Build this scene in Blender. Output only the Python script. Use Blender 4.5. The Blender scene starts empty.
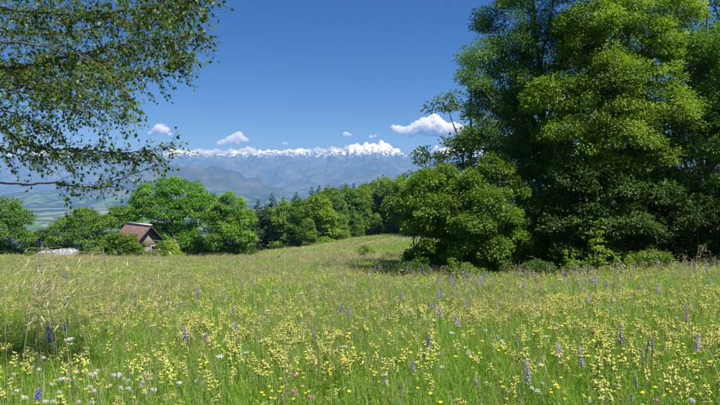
import bpy, math, random
import numpy as np
from mathutils import Vector, Matrix

# ------------------------------------------------------------------ camera, sky, sun, exposure
S = bpy.context.scene
COL = S.collection
W0, H0, F = 720.0, 405.0, 599.0            # photograph size and focal length in its pixels
HORIZON = 180.0
EYE = 1.5
PITCH = math.atan((H0 / 2 - HORIZON) / F)

cd = bpy.data.cameras.new('camera')
cam = bpy.data.objects.new('camera', cd)
COL.objects.link(cam)
cam.location = (0, 0, EYE)
cam.rotation_euler = (math.pi / 2 - PITCH, 0, 0)
cd.sensor_fit = 'HORIZONTAL'
cd.angle_x = 2 * math.atan(W0 / 2 / F)
cd.clip_start, cd.clip_end = 0.05, 80000
S.camera = cam

SUN_EL, SUN_AZ = math.radians(57), math.radians(128)      # azimuth from +Y towards +X
w = bpy.data.worlds.new('World')
S.world = w
w.use_nodes = True
nt = w.node_tree
bg = nt.nodes['Background']
sky = nt.nodes.new('ShaderNodeTexSky')
sky.sky_type = 'NISHITA'
sky.sun_disc = False
sky.sun_elevation = SUN_EL
sky.sun_rotation = SUN_AZ
sky.altitude = 1000
sky.air_density = 1.0
sky.dust_density = 0.0
sky.ozone_density = 10.0
hsv = nt.nodes.new('ShaderNodeHueSaturation')          # the deep blue of a clear mountain sky, the same all round
hsv.inputs['Saturation'].default_value = 1.25
hsv.inputs['Hue'].default_value = 0.510
hsv.inputs['Value'].default_value = 0.77
nt.links.new(sky.outputs[0], hsv.inputs['Color'])
nt.links.new(hsv.outputs[0], bg.inputs[0])
bg.inputs[1].default_value = 0.05

sd = bpy.data.lights.new('sun', 'SUN')
sd.energy = 4.2
sd.angle = math.radians(0.53)
sd.color = (1.0, 0.97, 0.92)
sun = bpy.data.objects.new('sun', sd)
COL.objects.link(sun)
sdir = Vector((math.cos(SUN_EL) * math.sin(SUN_AZ), math.cos(SUN_EL) * math.cos(SUN_AZ), math.sin(SUN_EL)))
sun.rotation_euler = sdir.to_track_quat('Z', 'Y').to_euler()
sun.location = (0, 0, 60)

S.view_settings.view_transform = 'Standard'
S.view_settings.look = 'None'
S.view_settings.exposure = 1.0
S.view_settings.gamma = 1.0
S.view_settings.use_curve_mapping = False
S.render.engine = 'CYCLES'
cy = S.cycles
cy.use_denoising = True
try:
    cy.denoiser = 'OPENIMAGEDENOISE'
    cy.denoising_input_passes = 'RGB_ALBEDO_NORMAL'
except Exception:
    pass
cy.max_bounces = 16
cy.use_adaptive_sampling = True
cy.adaptive_threshold = 0.02
cy.diffuse_bounces = 3
cy.glossy_bounces = 2
cy.transmission_bounces = 4
cy.volume_bounces = 14
cy.sample_clamp_indirect = 6

# ------------------------------------------------------------------ helpers
rng = np.random.default_rng(11)
R = random.Random(5)
cp, sp_ = math.cos(PITCH), math.sin(PITCH)

def ray(px, py):
    """world direction (y = about 1) of a pixel of the photograph"""
    dx, dz = (px - W0 / 2) / F, -(py - H0 / 2) / F
    return np.array((dx, cp + dz * sp_, -sp_ + dz * cp))

def at(px, py, Y):
    d = ray(px, py)
    return np.array((0, 0, EYE)) + d * (Y / d[1])

def smooth(a, b, x):
    t = np.clip((x - a) / (b - a), 0, 1)
    return t * t * (3 - 2 * t)

def hash2(ix, iy, seed):
    h = (ix.astype(np.int64) * 374761393 + iy.astype(np.int64) * 668265263 + seed * 982451653) & 0x7fffffff
    h = ((h ^ (h >> 13)) * 1274126177) & 0x7fffffff
    h = (h ^ (h >> 16)) & 0xffff
    return h / 65535.0

def vnoise(x, y, seed=0):
    x, y = np.asarray(x, float), np.asarray(y, float)
    ix, iy = np.floor(x), np.floor(y)
    fx, fy = x - ix, y - iy
    fx, fy = fx * fx * (3 - 2 * fx), fy * fy * (3 - 2 * fy)
    a, b = hash2(ix, iy, seed), hash2(ix + 1, iy, seed)
    c, d = hash2(ix, iy + 1, seed), hash2(ix + 1, iy + 1, seed)
    return (a + (b - a) * fx) * (1 - fy) + (c + (d - c) * fx) * fy

def fbm(x, y, seed=0, octaves=4, ridged=False):
    s, amp, tot = 0, 1.0, 0
    for o in range(octaves):
        n = vnoise(x * 2 ** o + 17.3 * o, y * 2 ** o - 9.1 * o, seed + o)
        if ridged:
            n = 1 - np.abs(2 * n - 1)
        s = s + n * amp
        tot += amp
        amp *= 0.5
    return s / tot

VALLEY = -225.0

def G(x, y):
    """height of the ground"""
    x, y = np.asarray(x, float), np.asarray(y, float)
    a = x / np.maximum(np.abs(y), 4.0)
    s = 0.112 - 0.032 * smooth(-0.22, 0.10, a) * smooth(30, 120, y) - 0.022 * smooth(0.15, 0.65, a)
    yc = np.clip(y, -40, 165)
    z = -s * yc + 0.05 * (vnoise(x / 2.3, y / 2.3, 3) - 0.5) * smooth(1.5, 6, np.hypot(x, y))
    z = z + 0.5 * (vnoise(x / 21, y / 21, 4) - 0.5) * smooth(10, 60, np.hypot(x, y))
    d = np.hypot(x, y)
    drop = np.maximum(0, d - 150)
    z = z - 0.30 * drop * drop / (drop + 60)
    floor_ = VALLEY + 10 * (fbm(x / 1500, y / 1500, 8, 3) - 0.5)
    k = 25.0
    m = np.maximum(z, floor_) + k * np.exp(-np.abs(z - floor_) / k) * 0.5
    return np.where(d < 165, z, m)

def hit(px, py, h=0.0):
    """where the ray of a pixel meets the level h above the ground"""
    d = ray(px, py)
    d = d / d[1]
    ys = np.geomspace(1.2, 160, 900)
    zz = EYE + d[2] * ys
    gg = G(d[0] * ys, ys) + h
    i = np.argmax(zz <= gg)
    y = ys[i] if zz[i] <= gg[i] else 160
    return float(d[0] * y), float(y)

# ---- materials
def nodes(name):
    m = bpy.data.materials.new(name)
    m.use_nodes = True
    t = m.node_tree
    for n in list(t.nodes):
        t.nodes.remove(n)
    out = t.nodes.new('ShaderNodeOutputMaterial')
    return m, t, out

def N(t, typ, ins=None, **kw):
    n = t.nodes.new(typ)
    for k, v in kw.items():
        setattr(n, k, v)
    if ins:
        for k, v in ins.items():
            if hasattr(v, 'is_output') or isinstance(v, bpy.types.NodeSocket):
                t.links.new(v, n.inputs[k])
            else:
                n.inputs[k].default_value = v
    return n

def ramp(t, fac, stops, interp='LINEAR'):
    n = t.nodes.new('ShaderNodeValToRGB')
    cr = n.color_ramp
    cr.interpolation = interp
    while len(cr.elements) < len(stops):
        cr.elements.new(0.5)
    for e, (p, c) in zip(cr.elements, stops):
        e.position = p
        e.color = (*c, 1)
    t.links.new(fac, n.inputs[0])
    return n.outputs[0]

def plant_material(name, trans=0.45, gloss=0.06, rough=0.45, tboost=(1.25, 1.2, 0.55)):
    """leaf tissue: base colour from the leaf's own colour attribute; passes light through"""
    m, t, out = nodes(name)
    at_ = N(t, 'ShaderNodeAttribute', attribute_name='col')
    d = N(t, 'ShaderNodeBsdfDiffuse', {'Color': at_.outputs[0]})
    tc = N(t, 'ShaderNodeMix', {'Factor': 1.0, 'A': at_.outputs[0], 'B': (*tboost, 1)}, data_type='RGBA', blend_type='MULTIPLY')
    # colour sockets of the Mix node
    tc.inputs[0].default_value = 1.0
    t.links.new(at_.outputs[0], tc.inputs[6])
    tc.inputs[7].default_value = (*tboost, 1)
    tr = N(t, 'ShaderNodeBsdfTranslucent', {'Color': tc.outputs[2]})
    mx = N(t, 'ShaderNodeMixShader', {0: trans, 1: d.outputs[0], 2: tr.outputs[0]})
    gl = N(t, 'ShaderNodeBsdfGlossy', {'Color': (0.8, 0.82, 0.8, 1), 'Roughness': rough})
    m2 = N(t, 'ShaderNodeMixShader', {0: gloss, 1: mx.outputs[0], 2: gl.outputs[0]})
    t.links.new(m2.outputs[0], out.inputs[0])
    return m

def simple_material(name, c1, c2, scale=8.0, rough=0.85, bump=0.3, stretch=(1, 1, 1), detail=6):
    m, t, out = nodes(name)
    tc = N(t, 'ShaderNodeTexCoord')
    mp = N(t, 'ShaderNodeMapping', {'Vector': tc.outputs['Object'], 'Scale': stretch})
    n = N(t, 'ShaderNodeTexNoise', {'Vector': mp.outputs[0], 'Scale': scale, 'Detail': detail, 'Roughness': 0.65})
    c = ramp(t, n.outputs[0], [(0.3, c1), (0.7, c2)])
    b = N(t, 'ShaderNodeBump', {'Strength': bump, 'Distance': 0.05, 'Height': n.outputs[0]})
    p = N(t, 'ShaderNodeBsdfPrincipled', {'Base Color': c, 'Roughness': rough, 'Normal': b.outputs[0]})
    t.links.new(p.outputs[0], out.inputs[0])
    return m

# ---- geometry builder
class PB:
    def __init__(self):
        self.v, self.q, self.t, self.qc, self.tc = [], [], [], [], []
        self.n = 0

    def add(self, V, quads=None, tris=None, qcol=None, tcol=None):
        V = np.asarray(V, float).reshape(-1, 3)
        if quads is not None and len(quads):
            quads = np.asarray(quads, int)
            self.q.append(quads + self.n)
            self.qc.append(np.broadcast_to(np.asarray(qcol, float), (len(quads), 3)))
        if tris is not None and len(tris):
            tris = np.asarray(tris, int)
            self.t.append(tris + self.n)
            self.tc.append(np.broadcast_to(np.asarray(tcol if tcol is not None else qcol, float), (len(tris), 3)))
        self.v.append(V)
        self.n += len(V)

    def merge(self, other, M=None):
        V = np.concatenate(other.v)
        if M is not None:
            V = V @ np.asarray(M)[:3, :3].T + np.asarray(M)[:3, 3]
        self.add(V, np.concatenate(other.q) if other.q else None, np.concatenate(other.t) if other.t else None,
                 np.concatenate(other.qc) if other.qc else None, np.concatenate(other.tc) if other.tc else None)

    def mesh(self, name, mat, smooth_=False):
        V = np.concatenate(self.v)
        Q = np.concatenate(self.q) if self.q else np.zeros((0, 4), int)
        T = np.concatenate(self.t) if self.t else np.zeros((0, 3), int)
        C = np.concatenate([np.concatenate(self.qc) if self.qc else np.zeros((0, 3)),
                            np.concatenate(self.tc) if self.tc else np.zeros((0, 3))])
        me = bpy.data.meshes.new(name)
        me.vertices.add(len(V))
        me.vertices.foreach_set('co', V.astype(np.float32).ravel())
        li = np.concatenate([Q.ravel(), T.ravel()]).astype(np.int32)
        me.loops.add(len(li))
        me.loops.foreach_set('vertex_index', li)
        nf = len(Q) + len(T)
        me.polygons.add(nf)
        st = np.concatenate([np.arange(len(Q)) * 4, len(Q) * 4 + np.arange(len(T)) * 3]).astype(np.int32)
        me.polygons.foreach_set('loop_start', st)
        if smooth_:
            me.polygons.foreach_set('use_smooth', np.ones(nf, bool))
        a = me.attributes.new('col', 'FLOAT_COLOR', 'FACE')
        a.data.foreach_set('color', np.concatenate([C, np.ones((nf, 1))], 1).astype(np.float32).ravel())
        me.update(calc_edges=True)
        me.materials.append(mat)
        return me

    def build(self, name, mat, parent=None, smooth_=False):
        o = bpy.data.objects.new(name, self.mesh(name, mat, smooth_))
        COL.objects.link(o)
        if parent:
            o.parent = parent
        return o

    # ---- vectorised shapes
    def leaves(self, P, D, Nn, L, Wd, C, fold=0.18, droop=0.0):
        """pointed leaves folded on the midrib: P base, D direction, Nn rough normal"""
        n = len(P)
        D = D / (np.linalg.norm(D, axis=1, keepdims=True) + 1e-9)
        Sd = np.cross(D, Nn)
        Sd = Sd / (np.linalg.norm(Sd, axis=1, keepdims=True) + 1e-9)
        U = np.cross(Sd, D)
        L = np.broadcast_to(np.asarray(L, float), (n,))[:, None]
        Wd = np.broadcast_to(np.asarray(Wd, float), (n,))[:, None]
        a = P
        b = P + D * L * 0.45 + Sd * Wd * 0.5 + U * L * fold
        c = P + D * L - U * L * droop
        d = P + D * L * 0.45 - Sd * Wd * 0.5 + U * L * fold
        V = np.stack([a, b, c, d], 1).reshape(-1, 3)
        T = np.arange(n)[:, None] * 4
        tri = np.concatenate([T + [0, 1, 2], T + [0, 2, 3]])
        C = np.broadcast_to(C, (n, 3))
        self.add(V, None, tri, None, np.concatenate([C, C]))

    def blades(self, P, head, Hh, lean, Wd, C, tip=None, curl=1.6):
        """grass blades: base P, heading angle, height, sideways lean"""
        n = len(P)
        dx, dy = np.cos(head), np.sin(head)
        sx, sy = -dy, dx
        rows = []
        for f in (0.0, 0.4, 0.75, 1.0):
            off = lean * f ** curl
            z = Hh * (f - 0.12 * f * f * np.minimum(lean / np.maximum(Hh, 1e-3), 1.5))
            c = np.stack([P[:, 0] + dx * off, P[:, 1] + dy * off, P[:, 2] + z], 1)
            wv = Wd * (1 - f ** 1.8) * 0.5
            if f < 1:
                s = np.stack([sx * wv, sy * wv, np.zeros(n)], 1)
                rows += [c - s, c + s]
            else:
                rows.append(c)
        V = np.stack(rows, 1).reshape(-1, 3)
        B = np.arange(n)[:, None] * 7
        Q = np.concatenate([B + [0, 1, 3, 2], B + [2, 3, 5, 4]])
        T = B + [4, 5, 6]
        C = np.broadcast_to(C, (n, 3))
        tipc = C if tip is None else tip
        self.add(V, Q, T, np.concatenate([C, C]), tipc)

    def tube(self, pts, rad, sides=5, col=(0.1, 0.1, 0.1), cap=False):
        pts = np.asarray(pts, float)
        n = len(pts)
        rad = np.broadcast_to(np.asarray(rad, float), (n,))
        d = np.gradient(pts, axis=0)
        d = d / (np.linalg.norm(d, axis=1, keepdims=True) + 1e-9)
        ref = np.array((0.31, 0.83, 0.12)) if abs(d[0][2]) > 0.7 else np.array((0.05, 0.1, 1.0))
        s = np.cross(d, ref)
        s = s / (np.linalg.norm(s, axis=1, keepdims=True) + 1e-9)
        u = np.cross(s, d)
        ang = np.linspace(0, 2 * math.pi, sides, endpoint=False)
        ring = s[:, None, :] * np.cos(ang)[None, :, None] + u[:, None, :] * np.sin(ang)[None, :, None]
        V = (pts[:, None, :] + ring * rad[:, None, None]).reshape(-1, 3)
        i = np.arange(n - 1)[:, None] * sides
        j = np.arange(sides)[None, :]
        k = (j + 1) % sides
        Q = np.stack([i + j, i + k, i + sides + k, i + sides + j], -1).reshape(-1, 4)
        self.add(V, Q, None, col)

    def ball(self, c, r, col, squash=1.0, rot=0.0, seg=6, rings=4):
        a = np.linspace(0, 2 * math.pi, seg, endpoint=False) + rot
        V = [(0, 0, -1)]
        for k in range(1, rings):
            ph = -math.pi / 2 + math.pi * k / rings
            for t in a:
                V.append((math.cos(ph) * math.cos(t), math.cos(ph) * math.sin(t), math.sin(ph)))
        V.append((0, 0, 1))
        V = np.array(V) * np.array((1, 1, squash)) * r + np.asarray(c)
        T, Q = [], []
        for j in range(seg):
            k = (j + 1) % seg
            T.append((0, 1 + k, 1 + j))
            T.append((len(V) - 1, 1 + (rings - 2) * seg + j, 1 + (rings - 2) * seg + k))
            for q in range(rings - 2):
                b = 1 + q * seg
                Q.append((b + j, b + k, b + seg + k, b + seg + j))
        self.add(V, Q, T, col, col)

    def box(self, lo, hi, col=(0.3, 0.3, 0.3)):
        x0, y0, z0 = lo
        x1, y1, z1 = hi
        V = [(x0, y0, z0), (x1, y0, z0), (x1, y1, z0), (x0, y1, z0), (x0, y0, z1), (x1, y0, z1), (x1, y1, z1), (x0, y1, z1)]
        Q = [(0, 3, 2, 1), (4, 5, 6, 7), (0, 1, 5, 4), (1, 2, 6, 5), (2, 3, 7, 6), (3, 0, 4, 7)]
        self.add(V, Q, None, col)

    def prism(self, poly, y0, y1, col=(0.3, 0.3, 0.3)):
        """polygon in x,z pushed along y"""
        n = len(poly)
        V = [(x, y0, z) for x, z in poly] + [(x, y1, z) for x, z in poly]
        Q = [(i, (i + 1) % n, n + (i + 1) % n, n + i) for i in range(n)]
        T = [(0, i + 1, i) for i in range(1, n - 1)] + [(n, n + i, n + i + 1) for i in range(1, n - 1)]
        self.add(V, Q, T, col, col)

def empty(name, loc=(0, 0, 0), rz=0.0, sc=1.0):
    o = bpy.data.objects.new(name, None)
    COL.objects.link(o)
    o.location = loc
    o.rotation_euler = (0, 0, rz)
    o.scale = (sc, sc, sc) if not hasattr(sc, '__len__') else sc
    o.empty_display_size = 0.1
    return o

def tag(o, label=None, cat=None, group=None, kind=None):
    if label:
        o['label'] = label
    if cat:
        o['category'] = cat
    if group:
        o['group'] = group
    if kind:
        o['kind'] = kind
    return o

def copy_tree(o, loc, rz=0.0, sc=1.0):
    c = o.copy()
    COL.objects.link(c)
    c.location = loc
    c.rotation_euler = (0, 0, rz)
    c.scale = (sc, sc, sc) if not hasattr(sc, '__len__') else sc
    for ch in o.children:
        k = ch.copy()
        COL.objects.link(k)
        k.parent = c
    return c

def unit(n, r=rng):
    v = r.normal(size=(n, 3))
    return v / np.linalg.norm(v, axis=1, keepdims=True)

def scatter(name, P, rot, scl, idx, protos, kind='stuff', label=None, cat=None):
    """one object of uncountable stuff: prototypes set on points by geometry nodes"""
    me = bpy.data.meshes.new(name)
    me.vertices.add(len(P))
    me.vertices.foreach_set('co', np.asarray(P, np.float32).ravel())
    a = me.attributes.new('rot', 'FLOAT_VECTOR', 'POINT')
    a.data.foreach_set('vector', np.asarray(rot, np.float32).ravel())
    a = me.attributes.new('scl', 'FLOAT_VECTOR', 'POINT')
    scl = np.asarray(scl, np.float32)
    if scl.ndim == 1:
        scl = np.repeat(scl[:, None], 3, 1)
    a.data.foreach_set('vector', scl.ravel())
    a = me.attributes.new('idx', 'INT', 'POINT')
    a.data.foreach_set('value', np.asarray(idx, np.int32))
    o = bpy.data.objects.new(name, me)
    COL.objects.link(o)
    g = bpy.data.node_groups.new(name + '_nodes', 'GeometryNodeTree')
    g.interface.new_socket('Geometry', in_out='INPUT', socket_type='NodeSocketGeometry')
    g.interface.new_socket('Geometry', in_out='OUTPUT', socket_type='NodeSocketGeometry')
    gi, go = g.nodes.new('NodeGroupInput'), g.nodes.new('NodeGroupOutput')
    iop = g.nodes.new('GeometryNodeInstanceOnPoints')
    g.links.new(gi.outputs[0], iop.inputs['Points'])
    gti = g.nodes.new('GeometryNodeJoinGeometry')
    for p in reversed(protos):
        oi = g.nodes.new('GeometryNodeObjectInfo')
        oi.inputs['Object'].default_value = p
        oi.inputs['As Instance'].default_value = True
        g.links.new(oi.outputs['Geometry'], gti.inputs[0])
    g.links.new(gti.outputs[0], iop.inputs['Instance'])
    iop.inputs['Pick Instance'].default_value = True
    for nm, typ, sock in (('idx', 'INT', 'Instance Index'), ('rot', 'FLOAT_VECTOR', 'Rotation'), ('scl', 'FLOAT_VECTOR', 'Scale')):
        na = g.nodes.new('GeometryNodeInputNamedAttribute')
        na.data_type = typ
        na.inputs['Name'].default_value = nm
        g.links.new([x for x in na.outputs if x.enabled and x.name == 'Attribute'][0], iop.inputs[sock])
    g.links.new(iop.outputs[0], go.inputs[0])
    md = o.modifiers.new('scatter', 'NODES')
    md.node_group = g
    tag(o, label, cat, None, kind)
    return o

def proto(pb, name, mat, smooth_=False):
    return bpy.data.objects.new(name, pb.mesh(name, mat, smooth_))      # not linked: only a source for scatter()

# ------------------------------------------------------------------ ground and valley
def ground_material():
    m, t, out = nodes('ground')
    geo = N(t, 'ShaderNodeNewGeometry')
    pos = geo.outputs['Position']
    ln = N(t, 'ShaderNodeVectorMath', {0: pos}, operation='LENGTH').outputs['Value']
    n1 = N(t, 'ShaderNodeTexNoise', {'Vector': pos, 'Scale': 0.35, 'Detail': 8, 'Roughness': 0.7})
    near = ramp(t, n1.outputs[0], [(0.3, (0.06, 0.08, 0.018)), (0.5, (0.10, 0.105, 0.03)), (0.7, (0.15, 0.13, 0.055))])
    # fields of the valley
    mp = N(t, 'ShaderNodeMapping', {'Vector': pos, 'Scale': (1 / 60.0, 1 / 120.0, 0.0), 'Rotation': (0, 0, 0.35)})
    wob = N(t, 'ShaderNodeTexNoise', {'Vector': mp.outputs[0], 'Scale': 1.3, 'Detail': 3})
    add = N(t, 'ShaderNodeVectorMath', {0: mp.outputs[0], 1: wob.outputs['Color']}, operation='ADD')
    vo = N(t, 'ShaderNodeTexVoronoi', {'Vector': add.outputs[0], 'Scale': 1.0, 'Randomness': 0.9})
    hs = N(t, 'ShaderNodeSeparateColor', {0: vo.outputs['Color']})
    fields = ramp(t, hs.outputs[0], [(0.0, (0.05, 0.10, 0.03)), (0.3, (0.10, 0.17, 0.04)), (0.5, (0.15, 0.16, 0.07)),
                                     (0.7, (0.07, 0.12, 0.035)), (0.85, (0.24, 0.23, 0.14)), (1.0, (0.14, 0.2, 0.06))], 'CONSTANT')
    wn = N(t, 'ShaderNodeTexNoise', {'Vector': pos, 'Scale': 0.0016, 'Detail': 7, 'Roughness': 0.62})
    wm = N(t, 'ShaderNodeMapRange', {'Value': wn.outputs[0], 'From Min': 0.50, 'From Max': 0.53})
    mixw = N(t, 'ShaderNodeMix', data_type='RGBA')
    t.links.new(wm.outputs[0], mixw.inputs[0])
    t.links.new(fields, mixw.inputs[6])
    mixw.inputs[7].default_value = (0.025, 0.045, 0.018, 1)
    far = N(t, 'ShaderNodeMapRange', {'Value': ln, 'From Min': 180.0, 'From Max': 1300.0})
    wood = N(t, 'ShaderNodeMix', data_type='RGBA')
    t.links.new(far.outputs[0], wood.inputs[0])
    wood.inputs[6].default_value = (0.03, 0.05, 0.015, 1)
    t.links.new(mixw.outputs[2], wood.inputs[7])
    sel = N(t, 'ShaderNodeMapRange', {'Value': ln, 'From Min': 165.0, 'From Max': 200.0})
    mx = N(t, 'ShaderNodeMix', data_type='RGBA')
    t.links.new(sel.outputs[0], mx.inputs[0])
    t.links.new(near, mx.inputs[6])
    t.links.new(wood.outputs[2], mx.inputs[7])
    b = N(t, 'ShaderNodeBump', {'Strength': 0.6, 'Distance': 0.08, 'Height': n1.outputs[0]})
    p = N(t, 'ShaderNodeBsdfDiffuse', {'Color': mx.outputs[2], 'Normal': b.outputs[0]})
    t.links.new(p.outputs[0], out.inputs[0])
    return m

def build_ground():
    rad = np.concatenate([[0.0], np.geomspace(0.6, 13400, 210)])
    na = 288
    ang = np.linspace(0, 2 * math.pi, na, endpoint=False)
    X = rad[1:, None] * np.sin(ang)[None, :]
    Y = rad[1:, None] * np.cos(ang)[None, :]
    Z = G(X, Y)
    V = np.concatenate([[[0, 0, float(G(0, 0))]], np.stack([X, Y, Z], -1).reshape(-1, 3)])
    i = np.arange(len(rad) - 2)[:, None] * na + 1
    j = np.arange(na)[None, :]
    k = (j + 1) % na
    Q = np.stack([i + j, i + na + j, i + na + k, i + k], -1).reshape(-1, 4)
    T = np.stack([np.zeros(na, int), 1 + np.arange(na), 1 + (np.arange(na) + 1) % na], -1)
    pb = PB()
    pb.add(V, Q, T, (0, 0, 0), (0, 0, 0))
    tag(pb.build('ground', ground_material(), None, True), kind='structure')

build_ground()

# ------------------------------------------------------------------ mountains
def mountain_material(name, snow_z, snow_spread, fields):
    m, t, out = nodes(name)
    geo = N(t, 'ShaderNodeNewGeometry')
    pos = geo.outputs['Position']
    sx = N(t, 'ShaderNodeSeparateXYZ', {0: pos})
    n1 = N(t, 'ShaderNodeTexNoise', {'Vector': pos, 'Scale': 0.004, 'Detail': 9, 'Roughness': 0.65})
    rock = ramp(t, n1.outputs[0], [(0.35, (0.03, 0.05, 0.025)), (0.5, (0.05, 0.07, 0.04)), (0.62, (0.11, 0.11, 0.085)), (0.75, (0.07, 0.085, 0.05))])
    if fields:
        vo = N(t, 'ShaderNodeTexVoronoi', {'Vector': pos, 'Scale': 0.014})
        hs = N(t, 'ShaderNodeSeparateColor', {0: vo.outputs['Color']})
        fc = ramp(t, hs.outputs[0], [(0.0, (0.03, 0.055, 0.02)), (0.66, (0.08, 0.14, 0.04)), (0.86, (0.15, 0.16, 0.07))], 'CONSTANT')
        mk = N(t, 'ShaderNodeMapRange', {'Value': sx.outputs[2], 'From Min': VALLEY + 130.0, 'From Max': VALLEY + 60.0})
        mxf = N(t, 'ShaderNodeMix', data_type='RGBA')
        t.links.new(mk.outputs[0], mxf.inputs[0])
        t.links.new(rock, mxf.inputs[6])
        t.links.new(fc, mxf.inputs[7])
        rock = mxf.outputs[2]
    n2 = N(t, 'ShaderNodeTexNoise', {'Vector': pos, 'Scale': 0.014, 'Detail': 9, 'Roughness': 0.78})
    off = N(t, 'ShaderNodeMath', {0: n2.outputs[0], 1: 0.5}, operation='SUBTRACT')
    off2 = N(t, 'ShaderNodeMath', {0: off.outputs[0], 1: snow_spread}, operation='MULTIPLY')
    hz = N(t, 'ShaderNodeMath', {0: sx.outputs[2], 1: off2.outputs[0]}, operation='ADD')
    sm = N(t, 'ShaderNodeMapRange', {'Value': hz.outputs[0], 'From Min': snow_z, 'From Max': snow_z + 22.0})
    mx = N(t, 'ShaderNodeMix', data_type='RGBA')
    t.links.new(sm.outputs[0], mx.inputs[0])
    t.links.new(rock, mx.inputs[6])
    mx.inputs[7].default_value = (0.78, 0.78, 0.80, 1)
    p = N(t, 'ShaderNodeBsdfDiffuse', {'Color': mx.outputs[2]})
    t.links.new(p.outputs[0], out.inputs[0])
    return m

def mountain(name, prof, yr, y0, y1, mat, seed, spur=0.35, wl=700, x0=-260, x1=1000, nx=900, ny=110):
    """ridge whose crest stands at distance yr with the given skyline (pixel column, pixel row)"""
    pxs = np.linspace(x0, x1, nx)
    ks = np.concatenate([np.linspace(0, 1, ny), 1 + np.linspace(0, 1, 14)[1:]])
    pp = np.array(prof, float)
    crest = EYE + (HORIZON - np.interp(pxs, pp[:, 0], pp[:, 1])) / F * yr
    crest = crest + (fbm(pxs / 19.0 + 2.5 * vnoise(pxs / 60, pxs * 0, seed + 60), pxs * 0, seed + 40, 6, True) - 0.62) * (7 + 7 * vnoise(pxs / 45, pxs * 0, seed + 50)) / F * yr
    V = []
    for k in ks:
        Y = y0 + (yr - y0) * k if k <= 1 else yr + (y1 - yr) * (k - 1)
        X = (pxs - W0 / 2) / F * yr
        f = k ** 1.25 if k <= 1 else (2 - k) ** 1.3
        base = VALLEY - 15
        n = fbm(X / wl, np.full_like(X, Y) / (wl * 3.2), seed, 5, True)
        n2 = fbm(X / (wl * 0.26), np.full_like(X, Y) / (wl * 0.5), seed + 9, 5, True)
        amp = spur * 4 * k * (1 - k) if k <= 1 else 0.15 * math.sin(math.pi * (k - 1))
        Z = base + (crest - base) * (f + amp * (n - 0.62) + 0.5 * amp * (n2 - 0.6) + 0.13 * (n2 - .6) * min(k, 1) * (1 if k <= 1 else 2 - k))
        Yj = Y + (n2 - 0.5) * (yr - y0) * 0.02
        V.append(np.stack([X, np.broadcast_to(Yj, X.shape), Z], 1))
    nk = len(ks)
    V = np.concatenate(V)
    i = np.arange(nk - 1)[:, None] * nx
    j = np.arange(nx - 1)[None, :]
    Q = np.stack([i + j, i + j + 1, i + nx + j + 1, i + nx + j], -1).reshape(-1, 4)
    pb = PB()
    pb.add(V, Q, None, (0, 0, 0))
    return tag(pb.build(name, mat, None, True), kind='structure')

YR = 11800
sky_line = [(-900, 158), (-300, 152), (-60, 158), (60, 152), (120, 157), (180, 150), (200, 153), (216, 154), (232, 151.5), (250, 153), (266, 151.5), (280, 153),
            (300, 151.5), (318, 149.5), (335, 149.5), (342, 149), (346, 150), (350, 145.5), (353, 147.5), (358, 143.5), (361, 146), (366, 142.5), (369, 145), (374, 140.5), (377, 142.5), (381, 140), (385, 144.5), (389, 142.5),
            (393, 146.5), (398, 145), (402, 149.5), (406, 148.5), (413, 153.5), (420, 148.5), (424, 153), (430, 151.5), (436, 145), (440, 151), (446, 149.5), (452, 145.5), (456, 150.5), (460, 146), (468, 152),
            (480, 149), (560, 152), (800, 147), (1600, 156)]
mountain('mountains', sky_line, YR, 8600, 13100,
         mountain_material('snowy_rock', EYE + (HORIZON - 154.0) / F * YR, 1150, False), 3, 0.26, 560)
mid = [(-900, 190), (120, 192), (230, 187), (290, 183), (320, 175), (350, 167), (366, 163), (380, 160), (394, 163), (410, 168), (430, 172), (470, 168), (620, 170), (1600, 175)]
mountain('mountains', mid, 9600, 7600, 10600, mountain_material('wooded_rock', 9000, 10, True), 21, 0.22, 480, nx=640, ny=70)
hill = [(-900, 212), (-100, 205), (60, 190), (120, 177), (160, 168), (186, 164.5), (204, 166), (222, 169), (240, 173), (262, 181), (284, 191), (300, 199), (330, 206), (1600, 214)]
mountain('hills', hill, 6400, 4900, 7300, mountain_material('wooded_hill', 9000, 10, True), 33, 0.2, 420, nx=640, ny=70)

# ------------------------------------------------------------------ haze
def build_haze():
    m, t, out = nodes('haze')
    v = N(t, 'ShaderNodeVolumePrincipled', {'Color': (0.19, 0.38, 0.86, 1), 'Density': 1.18e-4, 'Anisotropy': 0.0,
                                            'Absorption Color': (0.40, 0.40, 0.40, 1)})
    t.links.new(v.outputs[0], out.inputs['Volume'])
    pb = PB()
    pb.box((-34000, -13900, VALLEY - 60), (34000, 13900, 900))
    o = pb.build('haze', m)
    tag(o, kind='stuff', label='pale blue summer haze over the valley and mountains', cat='haze')
build_haze()

# ------------------------------------------------------------------ clouds
def cloud_material():
    m, t, out = nodes('cloud')
    v = N(t, 'ShaderNodeVolumePrincipled', {'Color': (1, 1, 1, 1), 'Density': 0.02, 'Anisotropy': 0.0, 'Absorption Color': (1, 1, 1, 1)})
    t.links.new(v.outputs[0], out.inputs['Volume'])
    return m
CLOUD = cloud_material()
CY = 15200.0

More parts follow.
